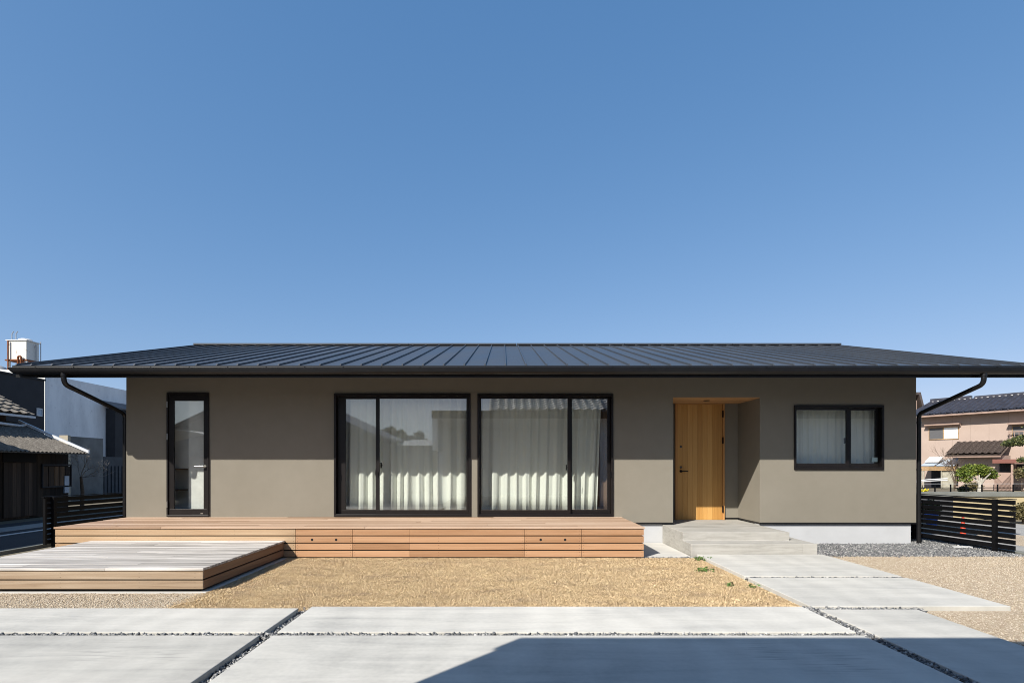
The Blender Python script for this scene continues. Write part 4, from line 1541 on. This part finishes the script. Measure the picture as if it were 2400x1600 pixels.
a, b, z0_, z1_ = ph_window(2178.5, 2246, 1002, 1028)
mb = MB(hxf)
mb.box(hs(2171), hs(2253), 0.0, 0.38, z1_ + 0.16, z1_ + 0.24)
mb.box(hs(2171), hs(2253), 0.0, 0.10, z1_ + 0.05, z1_ + 0.16)
mb.build('window_hood', 'pink_trim', ph)
a, b, z0_, z1_ = ph_window(2374, 2450, 997, 1028)
mb = MB(hxf)
mb.box(hs(2365), hs(2460), 0.0, 0.38, z1_ + 0.10, z1_ + 0.18)
mb.build('window_hood', 'pink_trim', ph)
mb = MB(hxf)
mb.box(hs(2366), hs(2460), 0.25, 0.29, z0_ + 0.42, z0_ + 0.48)
mb.box(hs(2366), hs(2368), 0.0, 0.29, z0_ + 0.30, z0_ + 0.33)
for k in range(12):
    a = hs(2370) + k * 0.2
    mb.box(a, a + 0.025, 0.25, 0.28, z0_ - 0.1, z0_ + 0.42)
mb.build('window_railing', 'pink_trim', ph)
# ground floor porch with tiled roof
pt = 2.2
sa, sb = hs(2219, 1.9), hs(2349, 1.9)
zlo = hz_(1066, (sa + sb) / 2, pt)
zhi = hz_(1035, (sa + sb) / 2, 0.0)
Vp = (-Nh * pt + Vector((0, 0, zhi - zlo))).normalized()
mb = MB()
mb.slope_grid(hxf(sa, pt, zlo + 0.05), Uh, Vp, sb - sa, math.hypot(pt, zhi - zlo), 0.28, 0.045, 0.26, 0.07, thick=0.10)
pr = mb.build('porch_roof', 'tile_brown', ph)
mb = MB(hxf)
mb.box(sa, sb, 2.08, 2.16, zlo - 0.13, zlo - 0.07)
mb.build('porch_gutter', 'pink_trim', pr)
mb = MB(hxf)
mb.box(hs(2246, 1.5), sb - 0.1, 0.0, 1.5, 0, zlo - 0.02)
mb.build('porch_wall', 'pink_siding', ph)
mb = MB(hxf)
sc_, sd_ = hs(2326, 2.6), hs(2396, 2.6)
mb.box(sc_, sd_, 0.3, 2.6, hz_(1085, sc_, 2.6), hz_(1076, sc_, 2.6))
mb.build('entrance_canopy', 'red_brown_paint', ph)
mb = MB(hxf)
mb.box(hs(2331, 2.4), hs(2366, 2.4), 1.52, 1.56, 0, 1.62)
mb.build('entrance_doorway', 'dark_interior', ph)
mb = MB(hxf)
a, b = hs(2330, 2.4), hs(2369, 2.4)
for k in range(14):
    t_ = k / 13.0
    w0 = a + (b - a) * t_
    for sg in (1, -1):
        h0, h1 = 0.0, 1.05
        w1_ = min(max(w0 + sg * 0.8, a), b)
        hh = 1.05 * abs(w1_ - w0) / 0.8
        p0 = Vector((w0, 2.4 + 0.02 * sg, 0.0))
        p1 = Vector((w1_, 2.4 + 0.02 * sg, hh))
        if hh > 0.05:
            mb.tube([hxf(*p0), hxf(*p1)], 0.012, 4) if False else None
            q_ = [(p0.x - 0.012, p0.y, p0.z), (p0.x + 0.012, p0.y, p0.z), (p1.x + 0.012, p1.y, p1.z), (p1.x - 0.012, p1.y, p1.z)]
            q2 = [(v[0], v[1] + 0.012, v[2]) for v in q_]
            mb.add(q_ + q2, [(0, 1, 2, 3), (7, 6, 5, 4), (0, 4, 5, 1), (1, 5, 6, 2), (2, 6, 7, 3), (3, 7, 4, 0)])
mb.box(a, b, 2.36, 2.37, 0, 1.05)
mb.build('lattice_screen', 'pink_trim', ph)
mb = MB(hxf)
mb.box(hs(2370, 2.45), hs(2375, 2.45), 2.38, 2.5, 0, hz_(1086, sc_, 2.6))
mb.build('canopy_post', 'pink_trim', ph)
mb = MB(hxf)
a, b = hs(2383, 0.0), hs(2460, 0.0)
mb.box(a, b, 0.0, 0.05, 0.75, 0.82)
mb.box(a, b, 0.002, 0.03, 0.82, 1.55)
mb.build('lower_window', ['dark_interior'], ph)

# timber lean-to
lt = thing('lean_to', hxf(0.4, 1.2, 0), 'weathered timber lean-to with clear roof sheets against the pink house', 'lean-to')
la, lb, lt_ = hs(2157, 1.8), hs(2236, 1.8), 1.8
zt_ = hz_(1094, la, lt_)
mb = MB(hxf)
mb.box(la, lb, 0.01, lt_, zt_ - 0.02, zt_ + 0.06)
mb.box(la, lb + 0.1, lt_ - 0.06, lt_ + 0.05, zt_ - 0.22, zt_ - 0.12)
mb.box(la, lb + 0.05, lt_ - 0.06, lt_ + 0.04, zt_ - 0.10, zt_ - 0.04)
mb.build('roof_beam', 'timber_tan', lt)
for s_ in (la + 0.02, la + 0.14, la + (lb - la) * 0.62, lb - 0.12):
    MB(hxf).box(s_, s_ + 0.06, lt_ - 0.05, lt_ + 0.01, 0, zt_ - 0.23).build('post', 'grey_timber', lt)
mb = MB(hxf)
zu = hz_(1077, la, 0.1)
mm = la + (lb - la) * 0.45
for (p_, q_) in ((la, mm - 0.04), (mm + 0.06, lb)):
    mb.prism([(0.02, zu), (lt_ + 0.06, zt_ + 0.07), (lt_ + 0.06, zt_ + 0.10), (0.02, zu + 0.03)], p_, q_, 'X')
mb.build('roof_sheet', 'bluish_sheet', lt)
mb = MB(hxf)
mb.box(la + (lb - la) * 0.62, lb, lt_ - 0.09, lt_ - 0.055, 0, zt_ - 0.23)
mb.build('plank_door', 'grey_timber', lt)
mb = MB(hxf)
mb.box(la, la + (lb - la) * 0.62, 0.02, 0.05, 0, zt_ - 0.1)
mb.build('dark_opening', 'dark_interior', lt)
mb = MB(hxf)
wa = hs(2172, 1.0)
mb.prism([(0.5, zu + 0.16), (1.3, zt_ + 0.32), (1.3, zt_ + 0.36), (0.5, zu + 0.20)], wa, wa + (lb - la) * 0.42, 'X')
tag(mb.build('white_board', 'white_render', None), 'white board lying on the roof of the timber lean-to', 'board')
for dz, wd_ in ((0.0, 'upper'), (0.10, 'lower')):
    p0 = Vector(hxf(la - 0.3, 2.6, hz_(1128, la, 2.6) - dz))
    p1 = Vector(hxf(hs(2221, 2.6), 2.6, hz_(1119.5, la, 2.6) - dz))
    o = MB().tube([p0, (p0 + p1) / 2 + Vector((0, 0, 0.03)), p1], 0.028, 8).build('laundry_pole', 'pvc_white', None)
    tag(o, wd_ + ' of the two white laundry poles in front of the timber lean-to', 'laundry pole', 'laundry poles by the lean-to')

gh = thing('gable_house', (32, 36, 0), 'house gable peeping between the main house and the pink house roof', 'house')
gd_ = 44.0
mb = MB()
xl, xr = fx(2110, gd_), fx(2163, gd_)
mb.box(xl, xr - 0.5, gd_ - D, gd_ - D + 5, 0, fz(938, gd_))
mb.build('wall', 'pink_trim', gh)
mb = MB()
mb.prism([(xl - 2, fz(925, gd_)), (xr - 0.4, fz(925, gd_)), (xr, fz(965, gd_)), (xr + 0.15, fz(965, gd_)), (xr - 0.25, fz(919, gd_)), (xl - 2, fz(919, gd_))], gd_ - D - 0.1, gd_ - D + 5.3, 'Y')
mb.build('roof', 'tile_brown', gh)

# garden walls, railing
gw = thing('garden_wall', (11, 4.6, 0), 'beige rendered low garden wall with grey concrete coping behind right fence', 'wall')
gy_ = 4.6
gdw = gy_ + D
MB().box(fx(2234, gdw), 26, gy_, gy_ + 0.15, 0, fz(1163, gdw)).build('rendered_wall', 'rendered_beige', gw)
MB().box(8.9, 26, gy_ - 0.03, gy_ + 0.2, fz(1163, gdw), fz(1152.5, gdw)).build('coping', 'coping_concrete', gw, bevel=0.008)
MB().box(8.9, fx(2234, gdw) - 0.002, gy_, gy_ + 0.15, 0, fz(1163, gdw)).build('block_wall', 'dark_grey', gw)
rl = thing('railing', (11, 4.8, 0.7), 'thin black metal railing on top of the garden wall', 'railing')
rz = fz(1152.5, gdw)
mb = MB()
mb.box(9.0, 26, gy_ + 0.08, gy_ + 0.10, rz + 0.10, rz + 0.122)
mb.box(9.0, 26, gy_ + 0.08, gy_ + 0.10, rz + 0.03, rz + 0.04)
mb.build('rail', 'black_metal', rl)
x = 9.05
while x < 17:
    MB().box(x, x + 0.02, gy_ + 0.075, gy_ + 0.105, rz, rz + 0.2).build('baluster', 'black_metal', rl)
    x += 0.42
mb = MB()
mb.tube([(9.0, gy_ + 0.5, fz(1135, gdw)), (26, gy_ + 0.5, fz(1133, gdw))], 0.004, 6)
tag(mb.build('wire', 'pvc_white'), 'thin white wire stretched above the black garden railing', 'wire')


# garden plants
def garden_tree(name, label, c, trunk_pts, blobs, n, leaf, size, bark, cat='tree', limbs=(), group=None, flat=0.2):
    t = thing(name, c, label, cat, group)
    mb = MB()
    mb.tube(trunk_pts[0], trunk_pts[1], 8)
    for (pp, rr) in limbs:
        mb.tube(pp, rr, 6)
    mb.build('trunk', bark, t, smooth=True)
    rg = np.random.default_rng(abs(hash(label)) % 1000 if False else len(label) * 7 + n)
    pts = crown_points(blobs, n, rg)
    v, f = leaf_faces(pts, size, rg, flat)
    np_mesh('crown', v, f, leaf, parent=t)
    return t


td = 19.0
tx = fx(2298, td)
ty = td - D
zc = lambda py: fz(py, td)
fork = Vector((tx, ty, zc(1136)))
tr_ = ([(tx - 0.03, ty, 0), (tx - 0.03, ty, zc(1150)), fork], [0.085, 0.075, 0.06])
lb_ = []
r = random.Random(5)
for (px, py, k) in ((2287, 1122, 1), (2283, 1113, .6), (2300, 1119, .8), (2305, 1108, .5), (2318, 1120, .8), (2322, 1112, .6), (2294, 1112, .6)):
    tip = Vector((fx(px, td), ty + r.uniform(-0.3, 0.3), zc(py)))
    md = (fork * 0.45 + tip * 0.55) + Vector((r.uniform(-.05, .05), 0, 0.03))
    lb_.append(([fork, md, tip], [0.045 * k + 0.01, 0.03 * k + 0.008, 0.015]))
blobs = []
for (px, py, rx, rz_) in ((2283, 1105, 0.30, 0.20), (2298, 1098, 0.34, 0.17), (2315, 1104, 0.32, 0.18), (2328, 1112, 0.26, 0.13),
                          (2274, 1112, 0.24, 0.17), (2341, 1117, 0.17, 0.10), (2300, 1104, 0.42, 0.17), (2272, 1124, 0.15, 0.10), (2318, 1095, 0.26, 0.12)):
    blobs.append(((fx(px, td), ty + 0.28 + r.uniform(-0.15, 0.15), zc(py)), (rx, 0.36, rz_)))
garden_tree('garden_tree', 'bright green rounded garden tree with pale forked trunk before the pink house', (tx, ty, 0), tr_, blobs, 5200, 'leaf_green', 0.045, 'bark_pale', limbs=lb_)

pd = 17.0
px_, py0 = fx(2430, pd), pd - D
z_ = lambda py: fz(py, pd)
tr_ = ([(px_, py0, 0), (px_ - 0.1, py0, 1.2), (px_ + 0.1, py0, 2.0), (px_ - 0.1, py0, z_(1030))], [0.09, 0.08, 0.06, 0.04])
blobs = [((fx(2383, pd), py0, z_(1036)), (0.34, 0.35, 0.13)), ((fx(2404, pd), py0, z_(1029)), (0.38, 0.35, 0.15)), ((fx(2372, pd), py0 + .1, z_(1040)), (0.18, 0.25, 0.09)),
         ((fx(2415, pd), py0, z_(1077)), (0.36, 0.3, 0.12)), ((fx(2400, pd), py0, z_(1079)), (0.18, 0.2, 0.09)), ((fx(2440, pd), py0, z_(1000)), (0.4, 0.4, 0.2)),
         ((fx(2412, pd), py0, z_(1100)), (0.22, 0.2, 0.10))]
lb_ = [([(px_, py0, z_(1085)), (fx(2410, pd), py0, z_(1079))], [0.04, 0.02]), ([(px_, py0, z_(1045)), (fx(2395, pd), py0, z_(1036))], [0.04, 0.02])]
garden_tree('cloud_pine', 'cloud-pruned pine with flat needle pads at the right edge', (px_, py0, 0), tr_, blobs, 5200, 'leaf_pine', 0.04, 'bark_brown', limbs=lb_, flat=0.0)

sd_ = 13.2
blobs = [((fx(2396, sd_), sd_ - D, fz(1198, sd_)), (0.22, 0.24, 0.20)), ((fx(2388, sd_), sd_ - D, fz(1203, sd_)), (0.14, 0.2, 0.15)), ((fx(2404, sd_), sd_ - D, fz(1190, sd_)), (0.18, 0.2, 0.15)),
         ((fx(2412, sd_), sd_ - D, fz(1200, sd_)), (0.2, 0.2, 0.19))]
sx_ = fx(2398, sd_)
garden_tree('round_shrub', 'round olive clipped shrub before the beige garden wall', (sx_, sd_ - D, 0), ([(sx_, sd_ - D, 0), (sx_, sd_ - D, 0.25)], [0.03, 0.02]), blobs, 2600, 'leaf_olive', 0.035, 'bark_brown', 'shrub')
for (pxa, pya, dd, rx, rz_, n_, leaf, lab) in ((2280, 1140, 21, 0.30, 0.22, 700, 'leaf_olive', 'low olive shrub under the green garden tree'),
                                                (2258, 1146, 20, 0.16, 0.12, 350, 'leaf_dark', 'small dark shrub left of the green garden tree'),
                                                (2395, 1108, 24, 0.28, 0.30, 700, 'leaf_olive', 'upright brownish shrub by the pink house window at right edge'),
                                                (2180, 1190, 13.0, 0.2, 0.22, 900, 'leaf_pine', 'leafy bush seen through the right fence near the downpipe')):
    c = (fx(pxa, dd), dd - D, fz(pya, dd))
    bl = [((c[0] + k * rx * 0.6, c[1], c[2] + (0.1 if k == 0 else -0.05) * rz_), (rx * 0.7, rx * 0.7, rz_ * 0.9)) for k in (-1, 0, 1)]
    garden_tree('shrub', lab, (c[0], c[1], 0), ([(c[0], c[1], 0), (c[0], c[1], c[2])], [0.02, 0.012]), bl, n_, leaf, 0.05, 'bark_brown', 'shrub', group='garden shrubs on the right')
c = np.array([fx(2168, 15.2), 5.6, fz(1149, 15.2)])
v, f = leaf_faces(c + rng.normal(size=(60, 3)) * np.array([0.08, 0.05, 0.03]), 0.04, rng)
tag(np_mesh('yellow_flowers', v, f, 'flower_yellow'), 'clump of yellow flowers behind the garden coping by the downpipe', 'flowers')
# bare climber at the corner of the porch
r = random.Random(77)
vd = 24.0
vb = Vector((fx(2236, vd), vd - D, 0.3))
mb = MB()
for dvec in ((0.05, 0, 1), (-0.1, 0, 1), (0.15, 0, 0.9)):
    branches(mb, vb, Vector(dvec).normalized(), 0.75, 0.02, 4, r)
tag(mb.build('bare_climber', 'bark_brown', None), 'leafless brown climber at the corner of the pink house porch', 'plant')

# cone and bucket behind the right fence
cd = 10.7
cxn = fx(2257, cd)
cn = thing('traffic_cone', (cxn, cd - D, 0), 'orange-red traffic cone standing behind the right slat fence', 'traffic cone')
MB().lathe((cxn, cd - D, 0.03), [(0.055, 0), (0.05, 0.02), (0.018, 0.40), (0.012, 0.41)], 24).build('cone_body', 'cone_red', cn, smooth=True)
MB().box(cxn - 0.10, cxn + 0.10, cd - D - 0.10, cd - D + 0.10, 0, 0.03).build('cone_base', 'cone_red', cn, bevel=0.01)
tag(MB().box(7.73, 8.02, -0.50, -0.43, 0.022, 0.036).build('board_offcut', 'pvc_white', None), 'small white board offcut lying on grey gravel by the right slat fence', 'board')
bd_ = 12.6
mb = MB()
mb.lathe((fx(2183, bd_), bd_ - D, 0), [(0.10, 0), (0.13, 0.26), (0.14, 0.27), (0.12, 0.27), (0.10, 0.02)], 20)
tag(mb.build('bucket', 'blue_plastic', None, smooth=True), 'blue plastic bucket on the ground behind the right slat fence', 'bucket')

# ------------------------------------------------------------------ behind the camera: what casts the front shade and shows in the glass
bh = thing('opposite_house', (3, -12, 0), 'tile-roofed house with open garage standing opposite, behind the viewer', 'house')
EY, EZ = -8.53, 3.30
mb = MB()
mb.box(-2.43, -2.28, -15.5, -10.4, 0, EZ - 0.20)
mb.box(-2.43, -2.28, -10.4, EY, 1.95, EZ - 0.20)  # unseen upper band, shaped to cast the diagonal edge of the front shade
mb.box(-2.43, 18.0, -15.7, -15.5, 0, EZ - 0.20)
mb.box(3.4, 18.0, -9.1, -8.95, 0, EZ - 0.20)
mb.build('wall', 'bounce_soffit', bh)
mb = MB()
mb.box(-2.43, 18.3, -15.7, EY, EZ - 0.20, EZ)
mb.build('garage_ceiling', 'bounce_soffit', bh)
MB().box(-2.45, 18.32, EY + 0.001, EY + 0.03, EZ - 0.26, EZ + 0.004).build('fascia', 'barn_wood', bh)
mb = MB()
mb.slope_grid((-0.5, EY - 0.22, EZ + 0.06), (1, 0, 0), Vector((0, -1, 0.45)), 18.8, 3.0, 0.28, 0.035, 0.25, 0.035, thick=0.05)
mb.build('roof', 'tile_sunlit', bh)
MB().box(-2.42, -2.30, EY - 0.16, EY - 0.04, 0, 1.95).build('post', 'barn_wood', bh)
bg_ = thing('gabled_house', (-10.6, -14, 0), 'dark gabled house across the lot, seen only as a reflection in the glass', 'house')
q = 23.6
xp, zp = fx(625, q), fz(905, q)
MB().prism([(xp - 4.2, 0), (xp + 4.2, 0), (xp + 4.2, zp - 2.0), (xp, zp - 0.1), (xp - 4.2, zp - 2.0)], -22, -14, 'Y').build('wall', 'charcoal_cladding', bg_)
MB().prism([(xp - 4.7, zp - 2.2), (xp, zp), (xp + 4.7, zp - 2.2), (xp + 4.7, zp - 2.08), (xp, zp + 0.12), (xp - 4.7, zp - 2.08)], -22.3, -13.7, 'Y').build('roof', 'tile_dark', bg_)
cp = thing('carport', (-12.4, -11.8, 0), 'carport with curved pale roof, seen only as a reflection in the glazed door', 'carport')
mb = MB()
arc = [(-14.2 + 3.4 * k / 10, 2.45 + 0.32 * math.sin(math.pi * k / 10)) for k in range(11)]
mb.prism(arc + [(x_, z_2 + 0.03) for x_, z_2 in reversed(arc)], -13.4, -10.4, 'Y')
mb.build('roof', 'white_render', cp)
for x_ in (-14.1, -10.95):
    for y_ in (-13.2, -10.6):
        MB().box(x_ - 0.04, x_ + 0.04, y_ - 0.04, y_ + 0.04, 0, 2.46).build('post', 'grey_paint', cp)
hp = thing('hip_roof_house', (-4.8, -20, 0), 'small pale-roofed house beyond the lot, seen only reflected in the glass', 'house')
q = 29.0
MB().box(fx(880, q), fx(1040, q), -25, -19.6, 0, fz(1043, q)).build('wall', 'old_concrete', hp)
xa, xb_, za, zb_ = fx(870, q), fx(1060, q), fz(1044, q), fz(1024, q)
mb = MB()
mb.add([(xa, -19.3, za), (xb_, -19.3, za), (xb_, -25.3, za), (xa, -25.3, za), ((xa + xb_) / 2 - 0.5, -22.3, zb_), ((xa + xb_) / 2 + 0.5, -22.3, zb_)],
       [(0, 1, 5, 4), (1, 2, 5), (2, 3, 4, 5), (3, 0, 4), (3, 2, 1, 0)])
mb.build('roof', 'grey_paint', hp)
q = 42.0
r = random.Random(8)
for k, (px, py, lab) in enumerate(((905, 1010, 'leftmost'), (925, 1003, 'second'), (950, 1010, 'middle'), (972, 1014, 'fourth'), (992, 1022, 'rightmost'))):
    x, zt2 = fx(px, q), fz(py, q)
    bl = [((x + r.uniform(-.4, .4), -32.4 + r.uniform(-.4, .4), zt2 - 0.25 - j * 0.35), (0.42 + 0.13 * j, 0.6, 0.38)) for j in range(6)]
    garden_tree('distant_tree', lab + ' in a row of dark trees seen only as reflections in the glass', (x, -32.4, 0), ([(x, -32.4, 0), (x, -32.4, zt2 - 1)], [0.15, 0.08]), bl, 2200, 'leaf_dark', 0.16, 'bark_brown', group='trees beyond the lot')

SC.render.engine = 'CYCLES'
SC.cycles.pixel_filter_type = 'BLACKMAN_HARRIS'
SC.cycles.filter_width = 1.0
SC.cycles.max_bounces = 8
SC.cycles.transparent_max_bounces = 12
